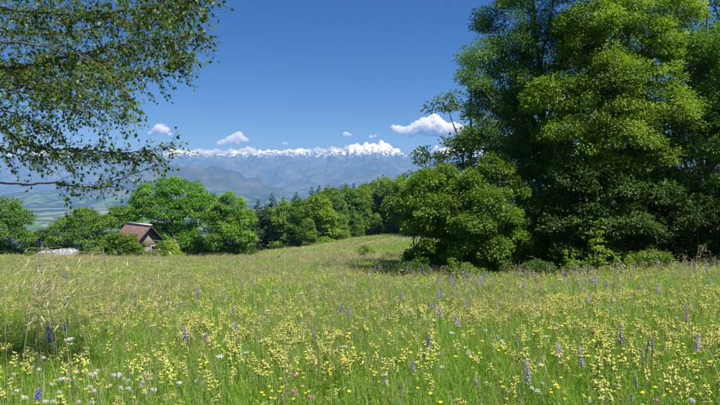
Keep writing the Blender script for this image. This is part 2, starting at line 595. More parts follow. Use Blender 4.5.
def cloud(lobes, n, label, seed):
    """heap of puffs; lobes are (pixel column, row, radius in pixels)"""
    r = np.random.default_rng(seed)
    pb = PB()
    k = CY / F
    lb = np.array(lobes, float)
    lb[:, 2] *= 1.28
    wts = lb[:, 2] ** 2
    wts = wts / wts.sum()
    yc = CY + 1400
    kk = yc / F
    def put(px, py, dy, s, sq=0.9):
        c = at(px, py, yc)
        c[1] = yc + dy
        pb.ball(c, s * kk, (1, 1, 1), sq, r.uniform(0, 3), 7, 5)
    for cx, cyy, rr in lb:
        put(cx, cyy + 0.12 * rr, 0, rr * 0.78, 0.8)
    for q in range(n):
        i = r.choice(len(lb), p=wts)
        cx, cyy, rr = lb[i]
        d = unit(1, r)[0]
        rad = rr * r.uniform(0.6, 1.0)
        px = cx + d[0] * rad
        py = cyy - d[2] * rad * 0.85
        if py > cyy + rr * 0.5:
            py = cyy + rr * 0.5 - abs(r.normal()) * 0.4
        s = max(rr * (0.42 * (1.1 - rad / rr) + 0.07) * r.uniform(0.6, 1.4), 0.3)
        put(px, py, d[1] * rad * kk, s, r.uniform(0.8, 1.0))
    o = pb.build('cloud', CLOUD, None, True)
    md = o.modifiers.new('merge', 'REMESH')               # the puffs grow into one body
    md.mode = 'VOXEL'
    md.voxel_size = 0.24 * kk
    md.use_smooth_shade = True
    return tag(o, label, 'cloud', 'small fair weather clouds over the mountains')

cloud([(396, 128.5, 4.5), (402, 131, 4.5), (410, 131.5, 6), (418, 128, 7), (425, 126, 8), (434, 120.5, 6.5), (438, 127, 8), (446, 129, 7), (455, 129, 7), (462, 130, 6), (428, 131, 6), (440, 132, 6)],
      900, 'largest white heaped cloud beside the edge of the tall trees', 1)
cloud([(150, 133, 2.2), (156, 131.5, 3.6), (160, 128.5, 5), (165, 130.5, 4), (170, 134, 2.2)], 260, 'small white cloud at the tip of the overhanging branches', 2)
cloud([(219, 143, 2.6), (222, 142.5, 3), (226, 141.5, 3.4), (230, 140, 4), (234, 138.5, 4.4), (239, 135.5, 3.8), (243, 138.5, 3.4), (237, 141, 3.6), (247, 140, 2.2)], 420, 'ragged small white cloud above the left snow ridge', 3)
cloud([(345.5, 133.5, 2.6), (349, 134.5, 2)], 70, 'tiny cloud puff in mid sky left of the big cloud', 4)
cloud([(284, 143, 1.7), (287, 143.4, 1.3)], 40, 'faintest tiny cloud puff over the middle of the ridge', 5)
cloud([(371, 136.5, 2.0), (375, 136, 1.6)], 50, 'tiny cloud puff just over the highest snow peak', 6)
cloud([(x, 152.5 + 1.3 * math.sin(x * .37) - (2.5 if 240 < x < 252 else 0), 3.0 + .8 * math.sin(x * .9)) for x in range(184, 256, 3)], 700, 'low cloud bank lying along the left snow ridge', 7)
cloud([(x, 153.5 - (x - 262) * .055 + 1.1 * math.sin(x * .41), 2.3 + .7 * math.sin(x * .8)) for x in range(262, 352, 2)], 800, 'thin cloud bank behind the middle of the snow ridge', 8)

# ------------------------------------------------------------------ trees
LEAF = plant_material('leaf', 0.46, 0.03, 0.5)
NEEDLE = plant_material('needle', 0.15, 0.05, 0.5)
BARK = simple_material('bark', (0.05, 0.045, 0.035), (0.16, 0.145, 0.12), 9, 0.9, 0.6, (1, 1, 0.3))
BARK_PALE = simple_material('bark_pale', (0.10, 0.095, 0.085), (0.36, 0.35, 0.32), 7, 0.85, 0.5, (1, 1, 0.5))

def pal(c1, c2):
    return np.array(c1, float) * (1.8, 2.0, 1.4), np.array(c2, float) * (1.95, 2.05, 1.35)      # reflected plus transmitted share
ASH = pal((0.040, 0.085, 0.020), (0.085, 0.155, 0.028))
MAPLE = pal((0.060, 0.108, 0.012), (0.145, 0.198, 0.020))
HAZEL = pal((0.042, 0.085, 0.012), (0.115, 0.172, 0.020))
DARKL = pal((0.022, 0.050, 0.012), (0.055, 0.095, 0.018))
YOUNG = pal((0.085, 0.150, 0.016), (0.150, 0.210, 0.025))
OAK = pal((0.040, 0.090, 0.014), (0.090, 0.155, 0.022))
SPRUCE = pal((0.014, 0.032, 0.014), (0.035, 0.062, 0.022))

def crown(pb, lobes, nclump, per, leaf, clump_r, palette, r, flat=0.45, inner=0.15, aspect=0.55, tips=None):
    """leaf clumps set on the skin of the lobes (x,y,z,rx,ry,rz) and a few inside"""
    lb = np.array(lobes, float)
    wt = (lb[:, 3] * lb[:, 4] * lb[:, 5]) ** (2 / 3)
    pick = r.choice(len(lb), size=nclump * 2, p=wt / wt.sum())
    d = unit(nclump * 2, r)
    d[:, 2] = np.where(d[:, 2] < -0.3, -d[:, 2] * r.uniform(0, 1, nclump * 2), d[:, 2])
    d /= np.linalg.norm(d, axis=1, keepdims=True)
    rad = np.where(r.uniform(size=nclump * 2) < inner, r.uniform(0.2, 0.7, nclump * 2), r.uniform(0.72, 1.06, nclump * 2))
    c = lb[pick, :3] + d * rad[:, None] * lb[pick, 3:]
    keep = np.ones(len(c), bool)
    for q in lb:                                    # thin out what lies deep inside another lobe
        e = np.linalg.norm((c - q[:3]) / q[3:], axis=1)
        keep &= ~((e < 0.62) & (r.uniform(size=len(c)) > inner))
    c, d = c[keep][:nclump], d[keep][:nclump]
    n = len(c)
    cr = clump_r * r.uniform(0.55, 1.35, n)
    ctint = r.uniform(0, 1, n)
    m = (per * (cr / clump_r) ** 1.7).astype(int) + 3
    ci = np.repeat(np.arange(n), m)
    k = len(ci)
    u = unit(k, r) * (r.uniform(0, 1, k) ** 0.42)[:, None]
    off = u * cr[ci][:, None] * np.array((1, 1, flat))
    off[:, 2] -= 0.25 * (np.hypot(u[:, 0], u[:, 1]) ** 2) * cr[ci]          # clumps droop at their rims
    P = c[ci] + off
    D = u * np.array((1, 1, 0.3)) + d[ci] * 0.5 + unit(k, r) * 0.6
    D[:, 2] -= 0.35
    Nn = np.array((0, 0, 1.0)) + 0.45 * d[ci] + unit(k, r) * 0.75
    s = leaf * r.uniform(0.65, 1.35, k)
    tt = np.clip(0.55 * ctint[ci] + 0.45 * r.uniform(0, 1, k), 0, 1)[:, None]
    C = palette[0] * (1 - tt) + palette[1] * tt
    C = C * r.uniform(0.85, 1.15, (k, 1)) * (r.uniform(0.72, 1.28, (n, 1)) * np.stack([r.uniform(.85, 1.08, n), np.ones(n), r.uniform(.8, 1.2, n)], 1))[ci]
    pb.leaves(P, D, Nn, s, s * aspect, C, 0.14, 0.1)
    return c

def wiggle(p0, p1, n, amp, r, sag=0.0):
    t = np.linspace(0, 1, n)[:, None]
    p = np.asarray(p0) * (1 - t) + np.asarray(p1) * t
    L = np.linalg.norm(np.asarray(p1) - np.asarray(p0))
    w_ = r.normal(size=(n, 3)) * amp * L
    w_[0] = w_[-1] = 0
    p = p + w_
    p[:, 2] += sag * L * (np.sin(t[:, 0] * math.pi))
    return p

def wood(pb, base, top, r0, lobes, clumps, r, twigs=40, lean=0.012):
    """tapered trunk, a limb to every lobe, twigs to some of the clumps"""
    base, top = np.asarray(base, float), np.asarray(top, float)
    n = 9
    tr = wiggle(base, top, n, lean, r)
    trr = r0 * (1 - 0.85 * np.linspace(0, 1, n)) * np.array([1.35] + [1] * (n - 1))
    pb.tube(tr, trr, 8, (0.1, 0.1, 0.1))
    hz = tr[:, 2]
    for lx in lobes:
        c = np.array(lx[:3])
        zt = base[2] + (c[2] - base[2]) * r.uniform(0.45, 0.75)
        zt = min(max(zt, base[2] + 0.12 * (top[2] - base[2])), top[2] - 0.02)
        i = int(np.clip(np.searchsorted(hz, zt), 1, n - 1))
        st = tr[i - 1] + (tr[i] - tr[i - 1]) * np.clip((zt - hz[i - 1]) / max(hz[i] - hz[i - 1], 1e-3), 0, 1)
        rr = min(trr[i] * 0.75, r0 * 0.5)
        p = wiggle(st, c, 6, 0.04, r, 0.06)
        pb.tube(p, rr * (1 - 0.75 * np.linspace(0, 1, 6)), 6, (0.1, 0.1, 0.1))
    if clumps is not None and len(clumps):
        lc = np.array([l[:3] for l in lobes])
        for q in r.choice(len(clumps), min(twigs, len(clumps)), replace=False):
            c = clumps[q]
            l = lc[np.argmin(np.linalg.norm(lc - c, axis=1))]
            pb.tube(wiggle(l, c, 4, 0.05, r), r0 * 0.1 * np.array((1, .8, .55, .2)), 4, (0.1, 0.1, 0.1))

def make_tree(name, base, lobes, r0, nclump, per, leaf, clump_r, palette, seed, label, cat='tree', group=None,
              bark=BARK, twigs=40, inner=0.15, flat=0.45, stems=1, aspect=0.55, top=None, extra=None):
    """lobes in world coordinates; the tree's own origin is its foot"""
    r = np.random.default_rng(seed)
    base = np.asarray(base, float)
    lb = [tuple(np.array(l[:3]) - base) + tuple(l[3:]) for l in lobes]
    root = tag(empty(name, base), label, cat, group)
    pc, pw = PB(), PB()
    cl = crown(pc, lb, nclump, per, leaf, clump_r, palette, r, flat, inner, aspect)
    if extra:
        extra(pc, r)
    zs = max(l[2] + l[5] * 0.5 for l in lb)
    mx = np.mean([l[0] for l in lb]), np.mean([l[1] for l in lb])
    for q in range(stems):
        a = q * 2.4
        sp = 0.0 if stems == 1 else 0.35
        tp = (mx[0] * 0.6 + sp * 3 * math.cos(a), mx[1] * 0.6 + sp * 3 * math.sin(a), zs) if top is None else top
        sub = lb if stems == 1 else lb[q::stems]
        wood(pw, (sp * math.cos(a), sp * math.sin(a), -0.3), tp, r0, sub, cl, r, twigs // stems)
    pw.build('trunk', bark, root, True)
    pc.build('crown', LEAF, root)
    return root

def lobe(px, py, rpx, Y, ry=None, dy=0.0, sz=1.0):
    """a crown lobe seen at a pixel with a radius in pixels, standing at distance Y"""
    c = at(px, py, Y + dy)
    rr = rpx / F * Y
    return (c[0], c[1], c[2], rr, (ry if ry else rr), rr * sz)

def foot(px, Y):
    x = (px - W0 / 2) / F * Y
    return np.array((x, Y, float(G(x, Y))))

def spruce(name, base, h, rad, seed, label, group=None, whorls=16, per=55):
    r = np.random.default_rng(seed)
    root = tag(empty(name, base), label, 'tree', group)
    pc, pw = PB(), PB()
    pw.tube([(0, 0, -0.3), (0, 0, h * 0.5), (0, 0, h)], np.array((1, .6, .1)) * h * 0.016, 7)
    for i in range(whorls):
        f = i / (whorls - 1)
        z = h * (0.1 + 0.88 * f)
        Lb = rad * (1 - f) ** 0.8 + 0.05
        for k in range(7):
            a = r.uniform(0, 6.283)
            L = Lb * r.uniform(0.7, 1.12)
            n = max(6, int(per * L / rad))
            t = r.uniform(0.12, 1, n)
            P = np.stack([np.cos(a) * L * t, np.sin(a) * L * t, z - 0.28 * L * t + 0.12 * L * t ** 3], 1)
            side = r.normal(size=n) * 0.16 * L * (1.1 - t)
            P[:, 0] += -math.sin(a) * side
            P[:, 1] += math.cos(a) * side
            P[:, 2] += r.normal(size=n) * 0.04 * rad
            D = np.stack([np.full(n, math.cos(a)), np.full(n, math.sin(a)), np.full(n, -0.35)], 1) + unit(n, r) * 0.55
            s = (0.10 * rad * r.uniform(0.7, 1.4, n) + 0.06) * (0.5 + 0.5 * min(1, L / rad * 2.2))
            tt = r.uniform(0, 1, (n, 1))
            pc.leaves(P, D, unit(n, r) * 0.6 + np.array((0, 0, 1.0)), s * 1.4, s * 0.5, SPRUCE[0] * (1 - tt) + SPRUCE[1] * tt, 0.05, 0.1)
            pw.tube([(0, 0, z), (math.cos(a) * L * .5, math.sin(a) * L * .5, z - .12 * L), (math.cos(a) * L * .9, math.sin(a) * L * .9, z - .17 * L)],
                    np.array((1, .6, .2)) * 0.006 * h * (1.05 - f), 4)
    pw.build('trunk', BARK, root, True)
    pc.build('crown', NEEDLE, root)
    return root

# ---- the wood on the right, about 25 m away
YA = 27.5
make_tree('ash_tree', foot(548, YA),
          [lobe(505, 22, 26, YA), lobe(535, -10, 34, YA), lobe(482, 62, 20, YA, dy=-.5), lobe(470, 82, 15, YA, dy=-.8), lobe(512, 70, 24, YA, dy=.5), lobe(545, 42, 30, YA),
           lobe(490, 108, 22, YA, dy=.3), lobe(484, 138, 17, YA, dy=-.3), lobe(520, 110, 24, YA, dy=.8), lobe(555, 90, 30, YA, dy=.5), lobe(505, 160, 18, YA, dy=.4),
           lobe(540, 150, 28, YA, dy=.8), lobe(520, 134, 22, YA), lobe(500, 92, 20, YA, dy=.2), lobe(530, 88, 24, YA, dy=-.4), lobe(560, 62, 28, YA, dy=-.3), lobe(516, 48, 22, YA, dy=-.4),
           lobe(580, 30, 28, YA, dy=.8), lobe(570, -40, 40, YA), lobe(520, -60, 34, YA)],
          0.15, 960, 118, 0.10, 0.42, ASH, 101, 'tall ash tree whose airy left edge stands against the sky', twigs=160, inner=0.2, flat=0.7, aspect=0.45)
YB = 25.5
make_tree('maple_tree', foot(622, YB),
          [lobe(590, 62, 34, YB), lobe(625, 28, 36, YB), lobe(662, 12, 32, YB), lobe(600, 112, 36, YB, dy=-.6), lobe(640, 80, 36, YB, dy=-.5), lobe(570, 140, 30, YB, dy=-.4),
           lobe(622, 140, 32, YB, dy=-.9), lobe(660, 118, 32, YB, dy=-.6), lobe(590, -20, 34, YB, dy=.5), lobe(640, -40, 42, YB, dy=.5), lobe(555, 100, 24, YB, dy=-.2), lobe(575, 165, 26, YB, dy=-.2), lobe(612, 172, 26, YB, dy=-.6), lobe(648, 160, 26, YB, dy=-.4), lobe(610, 88, 30, YB, dy=-.9),
           lobe(650, 48, 28, YB, dy=-.6), lobe(590, 25, 26, YB, dy=-.2)],
          0.2, 960, 118, 0.10, 0.45, MAPLE, 102, 'broad yellow-green maple in the middle of the tall wood', twigs=90, inner=.25, flat=.55)
YC = 26.0
make_tree('beech_tree', foot(704, YC),
          [lobe(690, 62, 30, YC), lobe(715, 95, 34, YC), lobe(686, 112, 28, YC, dy=-.4), lobe(708, 148, 34, YC, dy=-.6), lobe(735, 55, 30, YC), lobe(745, 130, 36, YC),
           lobe(665, 160, 26, YC, dy=-.3), lobe(690, 190, 28, YC, dy=-.5), lobe(750, 190, 34, YC), lobe(678, 20, 22, YC, dy=.8)],
          0.18, 620, 118, 0.10, 0.42, OAK, 103, 'leafy green beech at the right edge of the picture', twigs=60, inner=.25, flat=.55)
make_tree('beech_tree', foot(735, 31), [lobe(716, 10, 16, 31), lobe(735, -25, 34, 31), lobe(760, 30, 40, 31), lobe(775, -40, 40, 31)],
          0.2, 160, 80, 0.15, 0.5, ASH, 104, 'thin crowned tree with sky showing through in the top right corner', twigs=50)
spruce('spruce_tree', foot(611, 33), 18.5, 3.3, 105, 'dark spruce half hidden behind the maple in the tall wood', whorls=26, per=60)
YD = 25.2
make_tree('hazel_shrub', foot(500, YD),
          [lobe(474, 186, 15, YD, dy=.5), lobe(496, 172, 16, YD, dy=.6), lobe(462, 204, 13, YD, dy=.2), lobe(488, 202, 15, YD, dy=-.3), lobe(510, 192, 14, YD, dy=-.1), lobe(458, 228, 14, YD),
           lobe(478, 226, 16, YD, dy=-.6), lobe(502, 220, 16, YD, dy=-.5), lobe(468, 248, 16, YD, dy=-.2), lobe(492, 250, 17, YD, dy=-.5), lobe(514, 244, 16, YD, dy=-.3), lobe(455, 258, 13, YD),
           lobe(480, 264, 15, YD), lobe(506, 266, 15, YD)],
          0.05, 560, 84, 0.10, 0.32, HAZEL, 106, 'bushy hazel in front of the ash at the meadow edge', 'shrub', twigs=60, stems=3, flat=.7, inner=.25)
make_tree('hazel_shrub', foot(548, YD + .4),
          [lobe(528, 176, 16, YD, dy=.9), lobe(550, 166, 17, YD, dy=.9), lobe(568, 182, 17, YD, dy=.8), lobe(536, 200, 16, YD, dy=.3), lobe(558, 206, 18, YD, dy=.2), lobe(528, 224, 15, YD, dy=.2),
           lobe(548, 230, 17, YD), lobe(572, 228, 16, YD, dy=.3), lobe(532, 250, 15, YD, dy=.2), lobe(556, 254, 16, YD, dy=.1), lobe(540, 268, 13, YD), lobe(520, 150, 14, YD, dy=1.4), lobe(545, 140, 16, YD, dy=1.3)],
          0.05, 520, 84, 0.10, 0.34, OAK, 110, 'second hazel bush joining the first, left of the slender sapling', 'shrub', twigs=60, stems=3, flat=.7, inner=.25)
YE = 26.0
make_tree('field_maple', foot(424, YE),
          [lobe(428, 186, 15, YE), lobe(441, 178, 14, YE, dy=.4), lobe(414, 204, 14, YE), lobe(432, 212, 18, YE, dy=-.4), lobe(446, 204, 16, YE), lobe(418, 226, 14, YE, dy=-.3),
           lobe(438, 234, 14, YE), lobe(428, 250, 10, YE, dy=-.5), lobe(448, 228, 13, YE),
           lobe(414, 266, 10, YE), lobe(428, 272, 11, YE), lobe(444, 270, 11, YE), lobe(454, 190, 13, YE, dy=.2), lobe(416, 258, 10, YE), lobe(434, 258, 11, YE), lobe(450, 252, 13, YE)],
          0.05, 480, 60, 0.11, 0.27, HAZEL, 107, 'smaller darker tree at the left end of the tall wood', twigs=60, stems=2, flat=.7, inner=.25)
YF = 24.0
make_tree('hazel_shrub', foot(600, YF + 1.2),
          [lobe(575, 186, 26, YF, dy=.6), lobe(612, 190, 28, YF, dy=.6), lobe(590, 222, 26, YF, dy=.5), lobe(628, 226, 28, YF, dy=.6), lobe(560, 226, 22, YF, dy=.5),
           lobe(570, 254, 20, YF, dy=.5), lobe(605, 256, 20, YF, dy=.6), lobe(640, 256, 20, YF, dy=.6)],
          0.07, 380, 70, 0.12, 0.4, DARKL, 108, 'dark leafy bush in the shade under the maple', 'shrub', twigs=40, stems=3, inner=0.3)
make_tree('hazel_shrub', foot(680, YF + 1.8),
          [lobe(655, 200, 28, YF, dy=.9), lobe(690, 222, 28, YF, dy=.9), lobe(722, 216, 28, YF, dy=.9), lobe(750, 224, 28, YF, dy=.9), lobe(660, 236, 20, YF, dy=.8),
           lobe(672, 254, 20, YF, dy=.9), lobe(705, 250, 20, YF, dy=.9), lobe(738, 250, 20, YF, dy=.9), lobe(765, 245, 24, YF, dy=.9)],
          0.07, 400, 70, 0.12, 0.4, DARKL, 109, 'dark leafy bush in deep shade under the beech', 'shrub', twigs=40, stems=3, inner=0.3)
# trees deeper in the wood and beyond the right edge, standing close
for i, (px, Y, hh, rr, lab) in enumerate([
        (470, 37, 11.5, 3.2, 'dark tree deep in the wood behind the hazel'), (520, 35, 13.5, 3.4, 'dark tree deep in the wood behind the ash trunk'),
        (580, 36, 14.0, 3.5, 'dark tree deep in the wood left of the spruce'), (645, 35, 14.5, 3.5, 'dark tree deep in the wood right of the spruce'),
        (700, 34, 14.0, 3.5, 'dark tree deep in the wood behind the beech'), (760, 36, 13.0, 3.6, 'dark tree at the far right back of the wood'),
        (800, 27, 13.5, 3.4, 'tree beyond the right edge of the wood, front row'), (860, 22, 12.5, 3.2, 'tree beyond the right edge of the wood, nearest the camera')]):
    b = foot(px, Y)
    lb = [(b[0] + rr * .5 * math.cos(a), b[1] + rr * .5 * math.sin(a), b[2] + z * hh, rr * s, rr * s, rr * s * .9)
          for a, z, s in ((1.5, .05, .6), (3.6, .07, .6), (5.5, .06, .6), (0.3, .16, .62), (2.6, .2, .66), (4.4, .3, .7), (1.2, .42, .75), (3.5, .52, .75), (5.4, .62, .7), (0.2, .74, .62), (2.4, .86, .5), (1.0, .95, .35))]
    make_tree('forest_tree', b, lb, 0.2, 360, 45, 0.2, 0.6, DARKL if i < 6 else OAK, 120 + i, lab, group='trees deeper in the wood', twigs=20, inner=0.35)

# saplings and shoots in front of the wood
def sapling(px, Y, h, n, palette, seed, label, leaf=0.11, spread=0.28):
    r = np.random.default_rng(seed)
    b = foot(px, Y)
    root = tag(empty('sapling', b), label, 'sapling')
    pw, pc = PB(), PB()
    tops = []
    for k in range(n):
        a = r.uniform(0, 6.283)
        hh = h * r.uniform(0.6, 1.0) if k else h
        p1 = np.array((math.cos(a) * spread * hh * r.uniform(.3, 1), math.sin(a) * spread * hh * r.uniform(.3, 1), hh))
        p = wiggle((0, 0, -0.05), p1, 8, 0.03, r)
        pw.tube(p, 0.012 * h / 2 * (1.1 - np.linspace(0, 1, 8)), 5)
        m = int(34 * hh / 2)
        for f in r.uniform(0.25, 1.0, m):
            i = min(int(f * 7), 6)
            q = p[i] + (p[i + 1] - p[i]) * (f * 7 - i)
            az = r.uniform(0, 6.283)
            d = np.array((math.cos(az), math.sin(az), 0.25))
            L = r.uniform(0.18, 0.42) * (1.25 - f) * h / 2
            kk = 7
            P = q + d * np.linspace(0.2, 1, kk)[:, None] * L
            D = d + r.normal(size=(kk, 3)) * 0.5
            D[:, 2] -= 0.2
            tt = r.uniform(0, 1, (kk, 1))
            pc.leaves(P, D, np.array((0, 0, 1.0)) + r.normal(size=(kk, 3)) * 0.3, leaf * r.uniform(.7, 1.2, kk), leaf * .55, palette[0] * (1 - tt) + palette[1] * tt, 0.12, 0.1)
    pw.build('stem', BARK, root, True)
    pc.build('crown', LEAF, root)
    return root
sapling(602, 21.6, 2.25, 2, YOUNG, 140, 'slender bright green sapling lit against the dark wood', 0.13, 0.2)
sapling(568, 21.2, 1.15, 5, YOUNG, 141, 'low bright fern-like shoots left of the slender sapling', 0.11, 0.6)
sapling(585, 20.9, 0.95, 4, YOUNG, 142, 'low bright shoots at the foot of the slender sapling', 0.1, 0.6)
sapling(625, 21.4, 1.0, 4, YOUNG, 143, 'low leafy shoots right of the slender sapling', 0.1, 0.5)
sapling(455, 21.8, 1.1, 5, HAZEL, 144, 'low green shoots at the foot of the bushy hazel', 0.1, 0.5)

for i, (px, Y, h, lab) in enumerate([(472, 22.6, .5, 'low bramble at the wood edge below the hazel'), (534, 22.4, .75, 'low bramble at the wood edge left of the fern-like shoots'), (655, 22.4, .8, 'low bramble at the wood edge right of the saplings'),
                                     (408, 24.5, .75, 'low bramble left of the small end tree')]):
    b = foot(px, Y)
    r = np.random.default_rng(160 + i)
    lb = [(b[0] + r.uniform(-.7, .7), b[1] + r.uniform(-.3, .3), b[2] + h * r.uniform(.3, .8), r.uniform(.2, .45), r.uniform(.2, .4), r.uniform(.2, .5)) for _ in range(7)]
    make_tree('bramble', b, lb, 0.015, 110, 26, 0.085, 0.2, DARKL if i % 2 else HAZEL, 170 + i, lab, 'shrub', twigs=30, stems=3)

# ---- trees round the barn, 75 to 100 m away
def shrubby(name, px, Y, spec, leaf, nclump, per, cr, palette, seed, label, cat='tree', r0=0.16, stems=1, group=None):
    return make_tree(name, foot(px, Y), [lobe(a, b, c, Y, dy=d) for a, b, c, d in spec], r0, nclump, per, leaf, cr, palette, seed, label, cat, group, stems=stems, twigs=30, inner=0.2)

shrubby('walnut_tree', 178, 90, [(150, 200, 17, 0), (170, 192, 16, 0), (188, 194, 15, 1), (142, 216, 13, -1), (163, 215, 19, -1), (186, 215, 18, -1), (203, 205, 14, 1),
                                 (204, 228, 16, 0), (176, 236, 18, -1), (192, 244, 14, -2), (158, 236, 14, 0), (138, 204, 8, 1), (168, 252, 12, 1), (186, 256, 12, 0), (204, 250, 13, 0)],
        0.30, 950, 40, 0.75, pal((0.045, 0.112, 0.014), (0.095, 0.185, 0.022)), 201, 'large round walnut tree standing right behind the barn', r0=0.25)
shrubby('lime_tree', 232, 84, [(230, 205, 12, 0), (224, 220, 14, 0), (239, 220, 13, 0), (233, 236, 15, -1), (221, 240, 13, -1), (244, 240, 10, 0), (214, 214, 8, 1), (226, 252, 10, 0), (240, 250, 9, 0)],
        0.28, 520, 40, 0.62, pal((0.06, 0.125, 0.014), (0.12, 0.195, 0.022)), 202, 'bright green lime tree beside the walnut, on its right', r0=0.18)
shrubby('cherry_tree', 80, 90, [(84, 222, 14, 0), (66, 228, 12, 0), (102, 228, 12, 0), (84, 238, 16, -1), (60, 242, 11, -1), (108, 243, 10, 0), (95, 248, 10, -2), (76, 254, 11, 0), (60, 255, 9, 0), (100, 256, 9, 0)],
        0.28, 520, 36, 0.65, pal((0.05, 0.105, 0.015), (0.105, 0.165, 0.024)), 203, 'low rounded tree with rusty tinge between tarpaulin and barn')
shrubby('hedge_tree', 8, 88, [(4, 210, 14, 0), (18, 220, 13, 0), (-12, 220, 16, 0), (6, 232, 16, -1), (24, 240, 11, -1), (-8, 245, 14, -1), (8, 254, 11, 0), (24, 256, 8, 0)],
        0.28, 460, 36, 0.65, OAK, 204, 'green tree at the left edge of the picture')
shrubby('hedge_tree', 122, 108, [(118, 217, 10, 0), (128, 214, 9, 0), (110, 224, 8, 0), (126, 224, 11, 0)],
        0.36, 150, 30, 0.8, OAK, 205, 'tree top peeping up behind the barn roof')
shrubby('hedge_shrub', 40, 92, [(36, 243, 9, 0), (46, 238, 9, 0), (52, 250, 9, -1), (30, 252, 8, -1)], 0.3, 130, 30, 0.6, DARKL, 206, 'dark hedge bush behind the pale tarpaulin', 'shrub', 0.1, 2)
shrubby('yellow_shrub', 170, 74, [(170, 252, 8, 0), (165, 258, 7, -.3), (176, 257, 7, 0), (170, 245, 5, 0)], 0.18, 140, 34, 0.42, pal((0.11, 0.16, 0.02), (0.19, 0.23, 0.03)), 207, 'small yellow-green bush beside the barn gable', 'shrub', 0.05, 3)
shrubby('bramble', 124, 73, [(113, 250, 9, 0), (124, 246, 9, 0), (134, 254, 8, -.5), (104, 255, 8, 0), (116, 239, 7, 0), (141, 260, 5, -.6), (130, 240, 5, 0)], 0.22, 230, 30, 0.5, HAZEL, 208, 'bramble thicket swallowing the left half of the barn', 'shrub', 0.05, 3)
shrubby('bramble', 150, 72, [(146, 257, 6, 0), (153, 259, 5, 0), (160, 255, 6, 0), (139, 254, 7, 0), (162, 247, 5, .3), (134, 246, 5, 0)], 0.16, 190, 30, 0.36, HAZEL, 214, 'bramble growing up before the barn doorway', 'shrub', 0.04, 3)
shrubby('bramble', 42, 78, [(36, 259, 4, 0), (44, 261, 3.5, 0), (30, 257, 5, 0), (74, 260, 4, 0)], 0.18, 80, 26, 0.36, HAZEL, 215, 'low weeds growing round the ends of the tarpaulin', 'shrub', 0.03, 3)
shrubby('bramble', 92, 80, [(88, 257, 7, 0), (98, 256, 7, 0), (80, 259, 5, 0)], 0.22, 90, 28, 0.45, DARKL, 209, 'low bramble between the tarpaulin and the barn', 'shrub', 0.05, 3)
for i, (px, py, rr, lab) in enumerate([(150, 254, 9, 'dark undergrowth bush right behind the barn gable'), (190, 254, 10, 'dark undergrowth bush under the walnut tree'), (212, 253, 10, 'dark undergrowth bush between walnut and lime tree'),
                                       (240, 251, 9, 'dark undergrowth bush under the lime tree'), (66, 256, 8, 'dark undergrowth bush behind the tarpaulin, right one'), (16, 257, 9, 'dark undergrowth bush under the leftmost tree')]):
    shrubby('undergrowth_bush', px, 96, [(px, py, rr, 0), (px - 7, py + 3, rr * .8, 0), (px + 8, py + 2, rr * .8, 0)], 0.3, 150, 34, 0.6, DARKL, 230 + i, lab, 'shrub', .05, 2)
shrubby('meadow_bush', 366, 56, [(363, 251, 5, 0), (369, 253, 5, 0), (365, 257, 5, 0)], 0.13, 70, 26, 0.3, HAZEL, 210, 'small round bush alone in the middle meadow', 'shrub', 0.03, 3)
shrubby('meadow_bush', 390, 50, [(388, 256, 4, 0), (395, 259, 5, 0), (382, 260, 4, 0)], 0.12, 60, 26, 0.28, HAZEL, 211, 'low straggling bush right of the small round meadow bush', 'shrub', 0.03, 3)

# ---- forest edge across the meadow, 115 to 170 m away
def forest_proto(seed, palette, hh, rr, tall):
    r = np.random.default_rng(seed)
    lb = []
    for k in range(14):
        f = k / 13
        z = hh * (0.07 + 0.83 * f)
        q = rr * (0.55 + 0.45 * math.sin(math.pi * min(f * 0.85 + 0.12, 1))) * 0.62
        a = k * 2.4 + r.uniform(-.4, .4)
        d = rr * 0.52 * (1 - f * 0.8)
        lb.append((d * math.cos(a), d * math.sin(a), z, q * r.uniform(.8, 1.15), q * r.uniform(.8, 1.15), q * tall))
    return make_tree('broadleaf_tree', (0, 0, 0), lb, 0.22, 400, 30, 0.46, 0.95, palette, seed, 'x', twigs=24, inner=0.2)

protos = [forest_proto(301, OAK, 13, 4.2, .9), forest_proto(302, MAPLE, 12, 4.4, .85), forest_proto(303, ASH, 14, 4.0, 1.0), forest_proto(304, HAZEL, 12.5, 4.3, .9)]
first = [True] * 4
ORD = 'first second third fourth fifth sixth seventh eighth ninth tenth eleventh twelfth thirteenth fourteenth fifteenth sixteenth'.split()
FR = [  # foot column, distance, top row, kind, width factor, label
    (286, 142, 199, 1, 1.0, None), (300, 132, 196, 0, 1.0, None), (318, 124, 192, 1, 1.15, 'broad bright green tree at the front left of the forest edge'),
    (309, 116, 218, 3, 0.9, 'low green tree standing forward in the meadow before the forest edge'),
    (272, 146, 206, 3, 0.8, None), (262, 150, 214, 0, 0.7, None), (336, 146, 188, 2, 1.0, None), (350, 150, 186, 0, 1.05, None),
    (362, 152, 184, 1, 1.0, None), (374, 154, 183, 2, 1.05, None), (386, 152, 180, 0, 1.1, None), (396, 148, 178, 3, 1.0, None),
    (404, 138, 176, 1, 1.0, None), (414, 130, 174, 2, 1.0, None), (424, 112, 170, 1, 0.9, 'light green tree top showing left of the dark end tree'),
    (432, 122, 168, 0, 1.0, None), (444, 105, 168, 3, 0.9, None), (330, 160, 184, 3, 1.0, None), (345, 165, 182, 2, 1.0, None),
    (368, 168, 179, 0, 1.1, None), (384, 166, 175, 1, 1.1, None), (402, 158, 172, 2, 1.1, None), (455, 118, 170, 2, 1.0, None), (340, 138, 212, 1, .9, None),
    (358, 142, 214, 3, .9, None), (376, 145, 212, 1, .9, None), (392, 140, 210, 0, .9, None), (408, 126, 212, 3, .85, None)]
